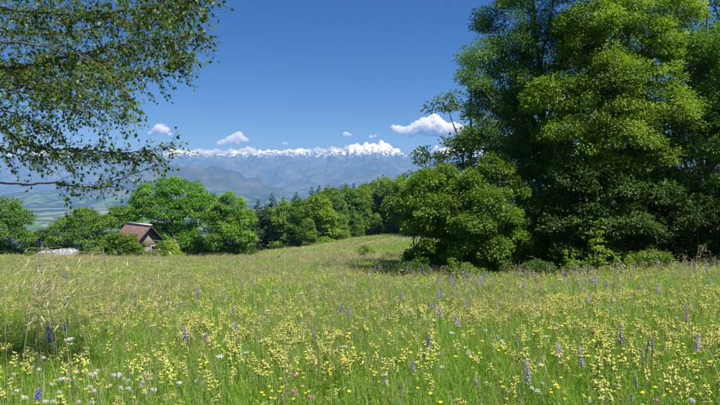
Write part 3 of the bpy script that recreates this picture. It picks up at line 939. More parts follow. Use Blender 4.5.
for i, (px, Y, top, k, wf, lab) in enumerate(FR):
    b = foot(px, Y)
    zt = at(px, top, Y)[2]
    base_h = (13, 12, 14, 12.5)[k]
    s = (zt - b[2]) / (base_h * 1.06)
    sc = (s * wf * .95, s * wf * .95, s)
    rz = R.uniform(0, 6.28)
    if first[k]:
        o = protos[k]
        o.location, o.rotation_euler, o.scale = b, (0, 0, rz), sc
        first[k] = False
    else:
        o = copy_tree(protos[k], b, rz, sc)
    if not lab:
        row = 'back' if Y > 147 else 'front'
        same = sorted(q[0] for q in FR if not q[5] and (q[1] > 147) == (Y > 147))
        lab = f"{('mid green', 'yellow-green', 'dull green', 'dark green')[k]} tree in the {row} row of the forest edge, {ORD[same.index(px)]} from the left"
    tag(o, lab, 'tree', 'broadleaf trees of the forest edge')

sp0 = spruce('spruce_tree', foot(272, 152), 15, 3.2, 320, 'spruce', whorls=24, per=64)
SPR = [(251, 140, 209, 'shortest dark spruce peeping out behind the lime tree'), (265, 146, 204, 'short dark spruce standing between two taller ones'), (258, 150, 199, 'leftmost dark spruce beside the bright lime tree'), (272, 152, 193, 'second dark spruce from the lime tree'), (283, 156, 197, 'third dark spruce from the lime tree'),
       (296, 158, 191, 'pointed spruce behind the broad bright forest edge tree'), (312, 160, 187, 'two-pointed spruce pair at the forest top, left one'), (319, 162, 185, 'two-pointed spruce pair at the forest top, right one'),
       (354, 168, 183, 'small spruce tip over the middle of the forest')]
for i, (px, Y, top, lab) in enumerate(SPR):
    b = foot(px, Y)
    s = (at(px, top, Y)[2] - b[2]) / 15
    o = sp0 if i == 0 else copy_tree(sp0, b, R.uniform(0, 6), s)
    o.location, o.scale = b, (s * 1.5, s * 1.5, s)
    tag(o, lab, 'tree', 'spruces at the forest edge')

# ---- the near tree on the left whose branches hang into the picture
def near_tree():
    r = np.random.default_rng(77)
    bx = at(-175, 200, 6.8)
    base = np.array((bx[0], 6.8, float(G(bx[0], 6.8))))
    root = tag(empty('birch_tree', base), 'birch-like tree at the left whose leafy branches overhang the view', 'tree')
    pw = PB()
    trunk = np.array([base + (0, 0, -.3), base + (0.05, 0, 1.5), base + (-.05, .1, 3.2), base + (.08, .05, 5), base + (0, 0, 7), base + (.1, 0, 9)])
    pw.tube(trunk - base, (.24, .19, .16, .13, .09, .03), 10)
    pw.build('trunk', BARK_PALE, root, True)
    LIMBS = [  # pixel column, row and distance along each limb; twig density; start fraction of the twigs
        ([(-150, 30, 6.8), (-40, 66, 6.7), (20, 66, 6.5), (80, 54, 6.3), (140, 42, 6.1), (205, 34, 6.0)], 1.0, .1, .030),
        ([(-150, -20, 6.8), (-20, 5, 6.6), (60, 14, 6.2), (120, 12, 5.9), (190, 2, 5.7)], .9, .1, .024),
        ([(-150, 60, 6.8), (-20, 82, 7.0), (40, 84, 7.1), (100, 78, 7.0), (152, 70, 6.9), (186, 58, 6.8)], 1.0, .1, .024),
        ([(-150, 90, 6.8), (-20, 120, 6.4), (30, 146, 6.2), (80, 151, 6.1), (130, 152, 6.0), (172, 148, 6.0)], .75, .15, .022),
        ([(-150, 110, 6.8), (-30, 172, 6.5), (5, 183, 6.3), (50, 184, 6.2), (96, 188, 6.1), (124, 177, 6.0), (162, 163, 5.95)], .18, .5, .020),
        ([(-150, -60, 6.8), (-20, -45, 6.2), (70, -30, 5.7), (150, -12, 5.5), (205, -2, 5.4)], .8, .1, .022),
        ([(-150, 70, 6.8), (-10, 70, 7.6), (60, 64, 7.9), (120, 58, 8.0), (170, 44, 8.0)], .9, .1, .022),
        ([(-150, 20, 6.8), (-10, 30, 7.4), (50, 34, 7.6), (110, 26, 7.6), (150, 20, 7.6), (180, 18, 7.5)], .9, .1, .022),
        ([(-20, 82, 7.0), (30, 94, 6.9), (70, 100, 6.8), (104, 108, 6.7), (128, 116, 6.6)], .7, .2, .014),
        ([(-30, 100, 6.6), (10, 112, 6.3), (34, 124, 6.2), (58, 132, 6.1)], .75, .2, .014),
        ([(-20, 40, 5.6), (40, 46, 5.5), (90, 60, 5.4), (120, 84, 5.4), (132, 102, 5.4)], .8, .2, .014),
        ([(-20, 75, 6.2), (40, 90, 6.1), (72, 104, 6.1), (80, 120, 6.1)], .7, .3, .012),
        ([(-150, 100, 6.8), (-30, 130, 6.8), (10, 152, 6.9), (50, 158, 6.9), (95, 156, 6.8), (140, 154, 6.7)], .5, .15, .016),
        ([(-150, 0, 6.8), (-20, -10, 6.9), (50, -16, 7.0), (110, -20, 7.0), (170, -18, 7.0)], .8, .1, .02),
        ([(-20, 70, 6.0), (20, 78, 5.8), (60, 84, 5.7), (90, 92, 5.6)], .6, .1, .014)]
    pb, pl = PB(), PB()
    c0, c1 = np.array((0.055, 0.135, 0.020)), np.array((0.220, 0.310, 0.032))
    for li, (ctrl, dens, start, r0) in enumerate(LIMBS):
        c = np.array([at(*q) for q in ctrl]) - base
        # smooth the limb
        tt = np.linspace(0, len(c) - 1, 40)
        i = np.minimum(tt.astype(int), len(c) - 2)
        f = (tt - i)[:, None]
        prev, nxt = c[np.maximum(i - 1, 0)], c[np.minimum(i + 2, len(c) - 1)]
        a, b = c[i], c[i + 1]
        pts = 0.5 * (2 * a + (b - prev) * f + (2 * prev - 5 * a + 4 * b - nxt) * f ** 2 + (3 * a - prev - 3 * b + nxt) * f ** 3)
        pts[1:-1] += r.normal(size=(38, 3)) * 0.008
        pb.tube(pts, r0 * .75 * (1.05 - 0.9 * np.linspace(0, 1, 40)), 6)
        seg = np.linalg.norm(np.diff(pts, axis=0), axis=1)
        total = seg.sum()
        ntw = int(total / 0.021 * dens * (1.5 if ctrl[-1][1] < 65 else .9))
        for s in np.sort(r.uniform(start, 1.0, ntw)):
            x = s * 39
            k = min(int(x), 38)
            p0 = pts[k] + (pts[k + 1] - pts[k]) * (x - k)
            d0 = (pts[k + 1] - pts[k]) / (seg[k] + 1e-6)
            d = d0 * r.uniform(.3, 1.0) + unit(1, r)[0] * 0.85 + np.array((0, 0, -0.18))
            d /= np.linalg.norm(d)
            L = r.uniform(.14, .56) * (1.1 - 0.6 * s)
            n = max(3, int(L / 0.027))
            t = np.linspace(0, 1, 5)[:, None]
            tw = p0 + d * L * t + np.array((0, 0, -0.22)) * L * t ** 2 + d0 * 0.15 * L * t ** 2
            pb.tube(tw, 0.0035 * (1.1 - t[:, 0] * .8), 3)
            u = r.uniform(0.08, 1.02, n)
            P = p0 + d * L * u[:, None] + np.array((0, 0, -0.22)) * L * (u ** 2)[:, None] + d0 * 0.15 * L * (u ** 2)[:, None]
            D = unit(n, r) + d * 0.5 + np.array((0, 0, -0.45))
            P = P + D / np.linalg.norm(D, axis=1, keepdims=True) * 0.018
            Nn = np.array((0, 0, 1.0)) + unit(n, r) * 0.9
            sz = r.uniform(.028, .050, n)
            q = np.clip(r.uniform(0, 1, (n, 1)) ** 1.5, 0, 1)
            C = c0 * (1 - q) + c1 * q
            red = r.uniform(size=(n, 1)) < 0.03
            C = np.where(red, np.array((0.13, 0.085, 0.03)), C)
            pl.leaves(P, D, Nn, sz, sz * .74, C, 0.1, 0.06)
    pb.build('branches', BARK, root, True)
    pl.build('crown', plant_material('birch_leaf', 0.52, 0.03, 0.45), root)
near_tree()

# ------------------------------------------------------------------ barn, tarpaulin, path
STONE = simple_material('stone_wall', (0.12, 0.10, 0.08), (0.36, 0.31, 0.25), 3.2, 0.95, 0.8)
RUST = simple_material('rusty_roof', (0.13, 0.06, 0.045), (0.44, 0.27, 0.22), 1.8, 0.8, 0.3, (3, 3, .4))
ZINC = simple_material('pale_zinc', (0.40, 0.40, 0.40), (0.62, 0.61, 0.58), 5, 0.55, 0.2)
OLDWOOD = simple_material('old_wood', (0.035, 0.03, 0.026), (0.11, 0.095, 0.08), 6, 0.9, 0.4, (1, 1, .2))
GREYWOOD = simple_material('grey_wood', (0.22, 0.20, 0.18), (0.42, 0.39, 0.35), 6, 0.9, 0.4, (1, 1, .2))

def build_barn():
    Y = 77.0
    b = foot(148, Y)
    root = tag(empty('barn', b, math.radians(47)), 'small old stone barn with rusty red roof half swallowed by bushes', 'barn')
    ez = at(148, 240, Y)[2] - b[2]                # eaves
    rz = at(148, 225.5, Y)[2] - b[2]              # ridge
    hw, L = 1.75, 5.2                             # half width of the gable, length; gable faces -y, ridge runs along +y
    g = PB()                                      # gable wall with a doorway
    dw0, dw1, dh = 0.35, 1.4, 1.6
    for poly in ([(-hw, -.6), (dw0, -.6), (dw0, dh), (-hw, dh)], [(dw1, -.6), (hw, -.6), (hw, dh), (dw1, dh)],
                 [(-hw, dh), (hw, dh), (hw, ez), (0, rz - .05), (-hw, ez)]):
        g.prism(poly, 0, .45)
    wall = g.build('wall', STONE, root)
    g = PB()
    g.box((-hw, .45, -.6), (-hw + .45, L, ez))
    g.box((hw - .45, .45, -.6), (hw, L, ez))
    g.prism([(-hw + .45, -.6), (hw - .45, -.6), (hw - .45, ez), (0, rz - .2), (-hw + .45, ez)], L - .45, L - .002)
    g.build('wall', STONE, root)
    g = PB()
    g.box((dw0 - .2, -.06, dh - .02), (dw1 + .2, .3, dh + .2))
    g.build('lintel', GREYWOOD, root)
    roof = tag(empty('roof', (0, 0, 0)))
    roof.parent = root
    run = hw + .55
    sl = (rz - ez) / hw
    for s in (-1, 1):                             # corrugated sheets, one after the other along the slope
        for k in range(6):
            y0 = -.75 + k * 1.1
            n = 12
            pb = PB()
            ys = np.linspace(y0, y0 + 1.12, n + 1)
            V = []
            for i, y in enumerate(ys):
                wv = .025 * (1 if i % 2 else -1) + (.012 if k % 2 else 0)
                V += [(s * .04, y, rz + .1 + wv), (s * run, y, rz + .1 - sl * run + wv), (s * .04, y, rz + .07 + wv), (s * run, y, rz + .07 - sl * run + wv)]
            Q = []
            for i in range(n):
                a, c = i * 4, i * 4 + 4
                Q += [(a, a + 1, c + 1, c), (a + 2, c + 2, c + 3, a + 3), (a + 1, a + 3, c + 3, c + 1)]
            pb.add(V, Q, None, (0, 0, 0))
            pb.build('sheet', RUST, roof)
        pb = PB()                                 # barge board under the verge
        pb.prism([(s * .02, rz + .05), (s * run, rz + .05 - sl * run), (s * run, rz - .22 - sl * run), (s * .02, rz - .22)], -.72, -.66)
        pb.build('barge_board', OLDWOOD, roof)
    pb = PB()
    pb.prism([(-.28, rz + .02), (0, rz + .19), (.28, rz + .02), (0, rz + .13)], -.8, L + .6)
    pb.build('ridge_cap', ZINC, roof)
    pb = PB()
    pb.tube([(hw + .25, -.55, -.4), (hw + .22, -.5, 1.2), (hw + .2, -.45, ez - .2)], .1, 6)
    pb.build('post', GREYWOOD, root)
    pb = PB()
    pb.tube([(-.4, -1.2, -.3), (0.2, -.25, 1.75)], .06, 5)
    pb.build('prop', GREYWOOD, root)
    pb = PB()
    pb.box((dw0 + .02, .3, -.4), (dw1 - .3, .36, dh - .1))
    pb.build('door', OLDWOOD, root)
build_barn()

def build_tarp():
    Y = 84.0
    b = foot(57, Y) - np.array((0, 0, .25))
    root = tag(empty('covered_pile', b, math.radians(8)), 'low pile under a pale crumpled tarpaulin at the left meadow edge', 'tarpaulin')
    m, t, out = nodes('tarpaulin')
    geo = N(t, 'ShaderNodeTexCoord')
    n = N(t, 'ShaderNodeTexNoise', {'Vector': geo.outputs['Object'], 'Scale': .8, 'Detail': 4})
    c = ramp(t, n.outputs[0], [(.35, (.17, .16, .145)), (.62, (.36, .38, .41))])
    p = N(t, 'ShaderNodeBsdfPrincipled', {'Base Color': c, 'Roughness': .5})
    t.links.new(p.outputs[0], out.inputs[0])
    nx, ny = 44, 26
    xs, ys = np.linspace(-2.7, 2.3, nx), np.linspace(-1.5, 1.5, ny)
    X, Yy = np.meshgrid(xs, ys)
    H = 1.05 + .28 * (X + 2.7) / 5 * 1.2
    Z = H * np.clip(1.25 - np.maximum((np.abs(Yy) / 1.25) ** 5 * .75, (np.abs(X + .2) / 2.5) ** 8 * .7), .1, 1)
    Z = Z - .3 * np.clip(-X, 0, 3) / 3 + .45 * (fbm(X * 1.1, Yy * 1.1, 5, 4, True) - .5) + .1 * (vnoise(X * 5, Yy * 2, 7) - .5)
    V = np.stack([X, Yy, Z], -1).reshape(-1, 3)
    V2 = V - np.array((0, 0, .02))
    i = np.arange(ny - 1)[:, None] * nx
    j = np.arange(nx - 1)[None, :]
    Q = np.stack([i + j, i + j + 1, i + nx + j + 1, i + nx + j], -1).reshape(-1, 4)
    pb = PB()
    pb.add(np.concatenate([V, V2]), np.concatenate([Q, Q[:, ::-1] + len(V)]), None, (0, 0, 0))
    pb.build('tarpaulin', m, root, True)
    for k in range(14):
        pl = PB()
        y, z = -1.0 + (k % 5) * .48, .2 + (k // 5) * .38
        pl.tube([(-2.2, y, z), (2.55, y + .03, z)], .19, 8)
        pl.tube([(2.55, y + .03, z), (2.56, y + .03, z)], np.array((.19, .001)), 8)
        pl.build('log', GREYWOOD, root)
build_tarp()

def build_path():
    m = simple_material('gravel_path', (0.19, 0.17, 0.13), (0.32, 0.29, 0.24), 2.0, 0.95, 0.5)
    P = [(352, 92), (372, 99), (392, 104), (412, 106), (432, 103), (452, 96)]
    pp = np.array([foot(*q)[:2] for q in P])
    t = np.linspace(0, len(pp) - 1, 60)
    x, y = np.interp(t, range(len(pp)), pp[:, 0]), np.interp(t, range(len(pp)), pp[:, 1])
    global PATH_XY
    PATH_XY = np.stack([x, y], 1)
    d = np.stack([np.gradient(x), np.gradient(y)], 1)
    d /= np.linalg.norm(d, axis=1, keepdims=True)
    V = []
    for o in np.linspace(-.9, .9, 6):
        wv = o * (0.9 + 0.25 * vnoise(t * 2, t * 0 + (o > 0), 5)) * np.minimum(1, t / 1.2)
        xx, yy = x - d[:, 1] * wv, y + d[:, 0] * wv
        V.append(np.stack([xx, yy, G(xx, yy) + .05], 1))
    V = np.concatenate(V)
    i = np.arange(5)[:, None] * 60
    j = np.arange(59)[None, :]
    pb = PB()
    pb.add(V, np.stack([i + j, i + j + 1, i + 60 + j + 1, i + 60 + j], -1).reshape(-1, 4), None, (0, 0, 0))
    tag(pb.build('path', m), kind='structure')
build_path()

# ------------------------------------------------------------------ the meadow
GRASS = plant_material('grass_blade', 0.45, 0.03, 0.4, (1.15, 1.1, 0.6))
PETAL = plant_material('petal', 0.35, 0.02, 0.5, (1, 1, 0.9))
gr = np.random.default_rng(900)
GREEN = np.array([(0.19, 0.38, 0.026), (0.25, 0.45, 0.034), (0.35, 0.48, 0.046), (0.12, 0.27, 0.022)])
DRY = np.array([(0.58, 0.52, 0.28), (0.50, 0.43, 0.24), (0.42, 0.33, 0.24)])

def tuft(r, rad, n, h0, h1, wd, dry=0.08, lean=0.5, broad=0):
    pb = PB()
    a, q = r.uniform(0, 6.283, n), rad * np.sqrt(r.uniform(0, 1, n))
    P = np.stack([q * np.cos(a), q * np.sin(a), np.full(n, -0.03)], 1)
    H = r.uniform(h0, h1, n) * r.uniform(.8, 1.1, n)
    C = GREEN[r.integers(0, 4, n)] * r.uniform(.8, 1.2, (n, 1))
    isd = r.uniform(size=n) < dry
    C = np.where(isd[:, None], DRY[r.integers(0, 3, n)], C)
    pb.blades(P, r.uniform(0, 6.283, n), H, H * r.uniform(.05, lean, n) * 1.4, wd * r.uniform(.6, 1.4, n), C)
    if broad:                                   # broad meadow herbs low down
        k = broad
        P = np.stack([r.uniform(-rad, rad, k), r.uniform(-rad, rad, k), r.uniform(.04, h0 * 1.2, k)], 1)
        D = unit(k, r)
        D[:, 2] = np.abs(D[:, 2]) * .6 + .1
        pb.leaves(P, D, np.array((0, 0, 1.0)) + unit(k, r) * .5, r.uniform(.03, .07, k), .018, GREEN[r.integers(0, 4, k)] * r.uniform(.75, 1.1, (k, 1)), .08, .12)
    return pb

def seed_stalk(r, h, n=9, col=None, spread=.06, sl=.028, droop=.5, thick=.0016):
    """thin grass stalk with an open panicle of spikelets"""
    pb = PB()
    c = DRY[r.integers(0, 3)] if col is None else np.array(col)
    a = r.uniform(0, 6.283)
    t = np.linspace(0, 1, 6)
    ln = h * r.uniform(.06, .28)
    stem = np.stack([np.cos(a) * ln * t ** 2.2, np.sin(a) * ln * t ** 2.2, h * t - .03], 1)
    pb.tube(stem, thick * (1.2 - t * .7), 3, c * .8 + np.array((.02, .05, 0)))
    f = r.uniform(.72, 1, n)
    i = np.minimum((f * 5).astype(int), 4)
    q = stem[i] + (stem[i + 1] - stem[i]) * (f * 5 - i)[:, None]
    d = unit(n, r) * np.array((1, 1, .3)) + np.array((math.cos(a), math.sin(a), -droop * .3))
    e = q + d * (spread * r.uniform(.3, 1, n))[:, None]
    for k in range(n):
        pb.tube([q[k], e[k]], .0007, 3, c)
    D = d * .4 + np.array((0, 0, -droop)) + r.normal(size=(n, 3)) * .15
    pb.leaves(e, D, unit(n, r), sl * r.uniform(.7, 1.3, n), sl * .2, c * r.uniform(.8, 1.25, (n, 1)), .05, 0)
    pb.leaves(e, D, unit(n, r), sl * r.uniform(.7, 1.3, n), sl * .2, c * r.uniform(.8, 1.25, (n, 1)), .05, 0)
    return pb

def wedge(n, y0, y1, r, margin=1.5):
    y = np.sqrt(r.uniform(y0 * y0, y1 * y1, n))
    x = r.uniform(-1, 1, n) * (0.64 * y + margin)
    return np.stack([x, y, G(x, y)], 1)

def spin(n, r, tilt=.12):
    return np.stack([r.normal(size=n) * tilt, r.normal(size=n) * tilt, r.uniform(0, 6.283, n)], 1)

def patchy(P, sc, seed, lo, hi):
    return smooth(lo, hi, fbm(P[:, 0] / sc, P[:, 1] / sc, seed, 2))

def build_grass():
    r = gr
    near = [proto(tuft(r, .17, 80, .16, .42, .0045, .06, .5, 18), 'grass_tuft', GRASS) for _ in range(8)]
    mid = [proto(tuft(r, .30, 110, .2, .48, .009, .08, .5, 10), 'grass_tuft', GRASS) for _ in range(6)]
    far = [proto(tuft(r, .8, 150, .22, .55, .03, .12 if k < 3 else .55, .6), 'grass_patch', GRASS) for k in range(5)]
    P1 = wedge(6400, 0.8, 11, r, 3.6)
    P2 = wedge(15000, 10, 42, r, 3)
    P3 = wedge(17000, 38, 175, r, 6)
    dp = np.min(np.hypot(P3[:, 0][:, None] - PATH_XY[None, :, 0], P3[:, 1][:, None] - PATH_XY[None, :, 1]), 1)
    P3 = P3[dp > 1.5]                                    # no grass on the path
    P = np.concatenate([P1, P2, P3])
    idx = np.concatenate([r.integers(0, 8, len(P1)), 8 + r.integers(0, 6, len(P2)), 14 + np.where(fbm(P3[:, 0] / 9, P3[:, 1] / 9, 77, 3) + r.normal(size=len(P3)) * .06 > .49, 3 + r.integers(0, 2, len(P3)), r.integers(0, 3, len(P3)))])
    h = .75 + .55 * fbm(P[:, 0] / 3, P[:, 1] / 3, 31, 2)
    h = h * (1 - .25 * smooth(35, 60, P[:, 1]))
    sc = np.stack([r.uniform(.85, 1.2, len(P)), r.uniform(.85, 1.2, len(P)), h], 1)
    scatter('meadow_grass', P, spin(len(P), r), sc, idx, near + mid + far, 'stuff', 'long green meadow grass covering the slope', 'grass')
    # seed stalks: brown haze over the meadow
    st = [proto(seed_stalk(r, r.uniform(.55, .95), int(r.integers(7, 13)), None, .05, .02), 'grass_stalk', GRASS) for _ in range(10)]
    big = []
    for _ in range(5):
        pb = PB()
        for k in range(26):
            a, q = r.uniform(0, 6.28), .6 * math.sqrt(r.uniform())
            M = np.eye(4)
            M[:3, 3] = (q * math.cos(a), q * math.sin(a), 0)
            pb.merge(seed_stalk(r, r.uniform(.45, .8), 6, None, .06, .05), M)
        big.append(proto(pb, 'grass_stalk', GRASS))
    A = wedge(5200, 2.6, 14, r, 2.5)
    A = A[r.uniform(size=len(A)) < .25 + .75 * patchy(A, 2.5, 51, .4, .6)]
    B = wedge(1500, 14, 60, r, 3)
    C = wedge(900, 55, 150, r, 4)
    P = np.concatenate([A, B, C])
    idx = np.concatenate([r.integers(0, 10, len(A)), 10 + r.integers(0, 5, len(B) + len(C))])
    s = np.concatenate([r.uniform(.75, 1.15, len(A)), r.uniform(.7, 1.05, len(B)), r.uniform(.8, 1.3, len(C))])
    scatter('grass_stalks', P, spin(len(P), r, .1), s, idx, st + big, 'stuff', 'thin brown grass seed stalks above the green meadow', 'grass')
build_grass()

# ---- flowers: each kind returns its parts as (part name, builder)
G1, G2 = np.array((.20, .34, .04)), np.array((.28, .40, .06))

def rattle(r, h=.38):
    a, bs = PB(), []
    lean = r.uniform(-.05, .05, 2)
    f = np.linspace(0, 1, 5)
    st = np.stack([lean[0] * f ** 2, lean[1] * f ** 2, h * f - .02], 1)
    a.tube(st, .0022 * (1.2 - .6 * f), 4, G1)
    at_ = lambda u: np.array((lean[0] * u * u, lean[1] * u * u, h * u - .02))
    for k in range(6):
        u = .15 + .08 * k
        for s in (0, math.pi):
            an = k * math.pi / 2 + s
            d = np.array([(math.cos(an), math.sin(an), .45)])
            a.leaves(at_(u)[None], d, np.array([(0, 0, 1.0)]), .045, .011, G2 * r.uniform(.7, 1.1), .08, .1)
    heads = [(at_, h, .7 * r.uniform(.8, 1.15))]
    for q in range(int(r.integers(0, 3))):          # side branches
        an, u0 = r.uniform(0, 6.28), r.uniform(.45, .7)
        e = at_(u0) + np.array((math.cos(an) * .06, math.sin(an) * .06, h * r.uniform(.15, .38)))
        a.tube(wiggle(at_(u0), e, 4, .04, r), .0014, 3, G1)
        heads.append((lambda u, p=at_(u0), e=e: p + (e - p) * u, 0, .65))
    for fn_, hh, big in heads:
        b = PB()
        bs.append(('flower_head', b))
        lv = int(r.integers(3, 7)) if hh else 3
        for k in range(lv):
            u = (1 - .065 * (lv - 1 - k)) if hh else .7 + .3 * k / (lv - 1)
            sc = big * (1.25 - .45 * k / lv) * r.uniform(.85, 1.15)
            for s in range(int(r.integers(2, 4))):
                an = k * 1.57 + s * 2.5 + r.uniform(-.5, .5)
                o = np.array((math.cos(an), math.sin(an), r.uniform(-.2, .2)))
                c = fn_(u) + o * .010 * sc
                b.leaves(fn_(u)[None], (o + np.array((0, 0, .5)))[None], np.array([(0, 0, 1.0)]), .028 * sc, .015 * sc, np.array((.52, .60, .18)), .1, .1)
                b.ball(c + np.array((0, 0, .004)), .0085 * sc, np.array((.55, .62, .20)), 1.2, an, 5, 3)
                y = np.array((.95, .90, .24)) * r.uniform(.65, 1.0)
                b.ball(c + o * .010 * sc + np.array((0, 0, .012)) * sc, .0095 * sc, y, 1.2, an, 5, 3)
                b.leaves((c + o * .008 * sc + np.array((0, 0, .013)))[None], (o + np.array((0, 0, r.uniform(-.2, .4))))[None], np.array([(0, 0, 1.0)]), .022 * sc, .014 * sc, y, .15, .2)
    return [('stem', a)] + bs

def buttercup(r, h=.36):
    a, bs = PB(), []
    for k in range(int(r.integers(1, 4))):
        b = PB()
        bs.append(('flower_head', b))
        an = r.uniform(0, 6.28)
        tip = np.array((math.cos(an) * .07 * (k > 0), math.sin(an) * .07 * (k > 0), h * (1 - .12 * k)))
        p = wiggle((0, 0, -.02), tip, 5, .03, r)
        a.tube(p, .0012, 3, G1)
        n = 6
        t = np.arange(n) * 6.283 / n + r.uniform(0, 1)
        D = np.stack([np.cos(t), np.sin(t), np.full(n, .75)], 1)
        b.leaves(np.repeat(tip[None], n, 0), D, np.array((0, 0, 1.0)) + D * .0, .018, .018, np.array((.96, .82, .05)), -.1, .0)
        b.ball(tip + (0, 0, .004), .004, np.array((.8, .68, .05)), 1, 0, 5, 3)
    for k in range(5):
        an = r.uniform(0, 6.28)
        a.leaves(np.array([(0, 0, h * r.uniform(.1, .4))]), np.array([(math.cos(an), math.sin(an), .4)]), np.array([(0, 0, 1.0)]), .05, .02, G1, .06, .1)
    return [('stem', a)] + bs

def clover(r, h=.26, col=(.86, .84, .76), rad=.018):
    a, b = PB(), PB()
    tip = np.array((r.uniform(-.03, .03), r.uniform(-.03, .03), h))
    a.tube(wiggle((0, 0, -.02), tip, 5, .03, r), .0014, 3, G1)
    for k in range(3):
        an = k * 2.094
        a.leaves(np.array([(tip[0] * .5, tip[1] * .5, h * .55)]), np.array([(math.cos(an), math.sin(an), .2)]), np.array([(0, 0, 1.0)]), .024, .018, G1, .05, .1)
    n = 60
    d = unit(n, r)
    d[:, 2] = d[:, 2] * .8 + .25
    b.ball(tip, rad * .7, np.array(col) * .7, .9, 0, 6, 4)
    b.leaves(tip + d * rad * .35, d + np.array((0, 0, .25)), unit(n, r), rad * r.uniform(.7, 1.1, n), rad * .42, np.array(col) * r.uniform(.8, 1.1, (n, 1)), .1, .0)
    return [('stem', a), ('flower_head', b)]

def spike(r, h=.55, col=(.13, .10, .48), start=.5, lv=8, fl=.026, per=5, tight=1.0):
    a, b = PB(), PB()
    lean = r.uniform(-.06, .06, 2)
    f = np.linspace(0, 1, 6)
    a.tube(np.stack([lean[0] * f ** 2, lean[1] * f ** 2, h * f - .02], 1), .0028 * (1.2 - .7 * f), 4, np.array((.10, .13, .06)))
    at_ = lambda u: np.array((lean[0] * u * u, lean[1] * u * u, h * u - .02))
    for k in range(4):
        u = .08 + .09 * k
        for s in (0, math.pi):
            an = k * math.pi / 2 + s
            a.leaves(at_(u)[None], np.array([(math.cos(an), math.sin(an), .35)]), np.array([(0, 0, 1.0)]), .075, .03, G1 * .85, .06, .15)
    for k in range(lv):
        u = start + (1 - start) * k / (lv - .5)
        sc = 1.1 - .55 * k / lv
        for j in range(per):
            an = j * 6.283 / per + k * .6 + r.uniform(-.3, .3)
            o = np.array((math.cos(an), math.sin(an), 0))
            p = at_(u) + o * .003 + (0, 0, r.uniform(-.004, .004))
            cc = np.array(col) * r.uniform(.75, 1.3)
            b.leaves(p[None], (o * .8 * tight + np.array((0, 0, .75)))[None], (np.array((0, 0, 1.0)) - o * .5)[None], fl * sc, fl * .42 * sc, cc, .12, .25)
            b.leaves((p + o * fl * .25 * sc)[None], (o + np.array((0, 0, -.15)))[None], np.array([(0, 0, 1.0)]), fl * .7 * sc, fl * .5 * sc, cc * 1.15, .1, .2)
            b.ball(p, .0045 * sc, np.array((.10, .09, .10)), 1.2, an, 4, 3)
    return [('stem', a), ('flower_head', b)]

def umbel(r, h=.5, rad=.035):
    a, b = PB(), PB()
    top = np.array((r.uniform(-.03, .03), r.uniform(-.03, .03), h - .03))
    a.tube(wiggle((0, 0, -.02), top, 5, .02, r), .0022, 4, G1)
    for k in range(13):
        an, q = k * 2.4, rad * math.sqrt((k + .5) / 13)
        e = top + np.array((math.cos(an) * q, math.sin(an) * q, .03 - q * .12))
        a.tube([top, e], .0007, 3, G1)
        n = 12
        d = unit(n, r)
        d[:, 2] = np.abs(d[:, 2]) * .35
        b.leaves(np.repeat(e[None], n, 0), d, np.array((0, 0, 1.0)) + unit(n, r) * .2, .009, .007, np.array((.82, .82, .74)) * r.uniform(.85, 1.05, (n, 1)), .05, 0)
    for k in range(4):
        an = r.uniform(0, 6.28)
        a.leaves(np.array([(0, 0, h * r.uniform(.1, .5))]), np.array([(math.cos(an), math.sin(an), .5)]), np.array([(0, 0, 1.0)]), .08, .025, G1, .06, .1)
    return [('stem', a), ('flower_head', b)]

def dry_spike(r, h=.55, n=2, sl=.13, col=(.50, .46, .40)):
    """stalk with woolly grey spikes"""
    a, bs = PB(), []
    for k in range(n):
        b = PB()
        bs.append(('seed_head', b))
        an = k * 2.6 + r.uniform(-.4, .4)
        tip = np.array((math.cos(an) * .07, math.sin(an) * .05, h * (1 - .1 * k)))
        p = wiggle((0, 0, -.02), tip, 6, .015, r)
        a.tube(p, .003, 4, np.array((.28, .22, .15)))
        d = (p[-1] - p[-2]) / np.linalg.norm(p[-1] - p[-2])
        m = 170
        u = r.uniform(0, 1, m)
        P = tip - d * sl * .4 + d * sl * u[:, None]
        rr = .010 * np.sin(np.pi * np.clip(u * .92 + .06, 0, 1)) ** .6 + .002
        D = unit(m, r) + d * .8
        b.leaves(P, D, unit(m, r), rr * 1.5, rr * .6, np.array(col) * r.uniform(.75, 1.2, (m, 1)), .1, 0)
        b.tube([tip - d * sl * .4, tip + d * sl * .6], (.006, .002), 5, np.array(col) * .6)
    return [('stem', a)] + bs

def brome(r, h=1.0):
    a = seed_stalk(r, h, 24, (.62, .54, .38), .10, .032, .6, .0027)
    st = PB()
    n = 3
    st.blades(np.zeros((n, 3)), r.uniform(0, 6.28, n), h * r.uniform(.3, .5, n), r.uniform(.08, .2, n), np.full(n, .006), DRY[r.integers(0, 3, n)] * .6 + G1 * .4)
    return [('panicle', a), ('leaf_blade', st)]

def variants(fn, count, seed, **kw):
    out = []
    for k in range(count):
        parts = fn(np.random.default_rng(seed + k), **kw)
        out.append([(nm, pb.mesh(nm, GRASS if nm in ('stem', 'leaf_blade', 'panicle') else PETAL)) for nm, pb in parts])
    return out

def joined(fn, count, seed, name, **kw):
    res = []
    for k in range(count):
        pb = PB()
        for nm, q in fn(np.random.default_rng(seed + k), **kw):
            pb.merge(q)
        res.append(proto(pb, name, PETAL))
    return res

def plant(name, var, x, y, sc, label, cat, group=None, rz=None, tilt=.06):
    root = empty(name, (x, y, float(G(x, y))), R.uniform(0, 6.28) if rz is None else rz, sc)
    root.rotation_euler[0], root.rotation_euler[1] = R.gauss(0, tilt), R.gauss(0, tilt)
    for nm, me in var:
        o = bpy.data.objects.new(nm, me)
        COL.objects.link(o)
        o.parent = root
    return tag(root, label, cat, group)

FR_ = np.random.default_rng(1234)
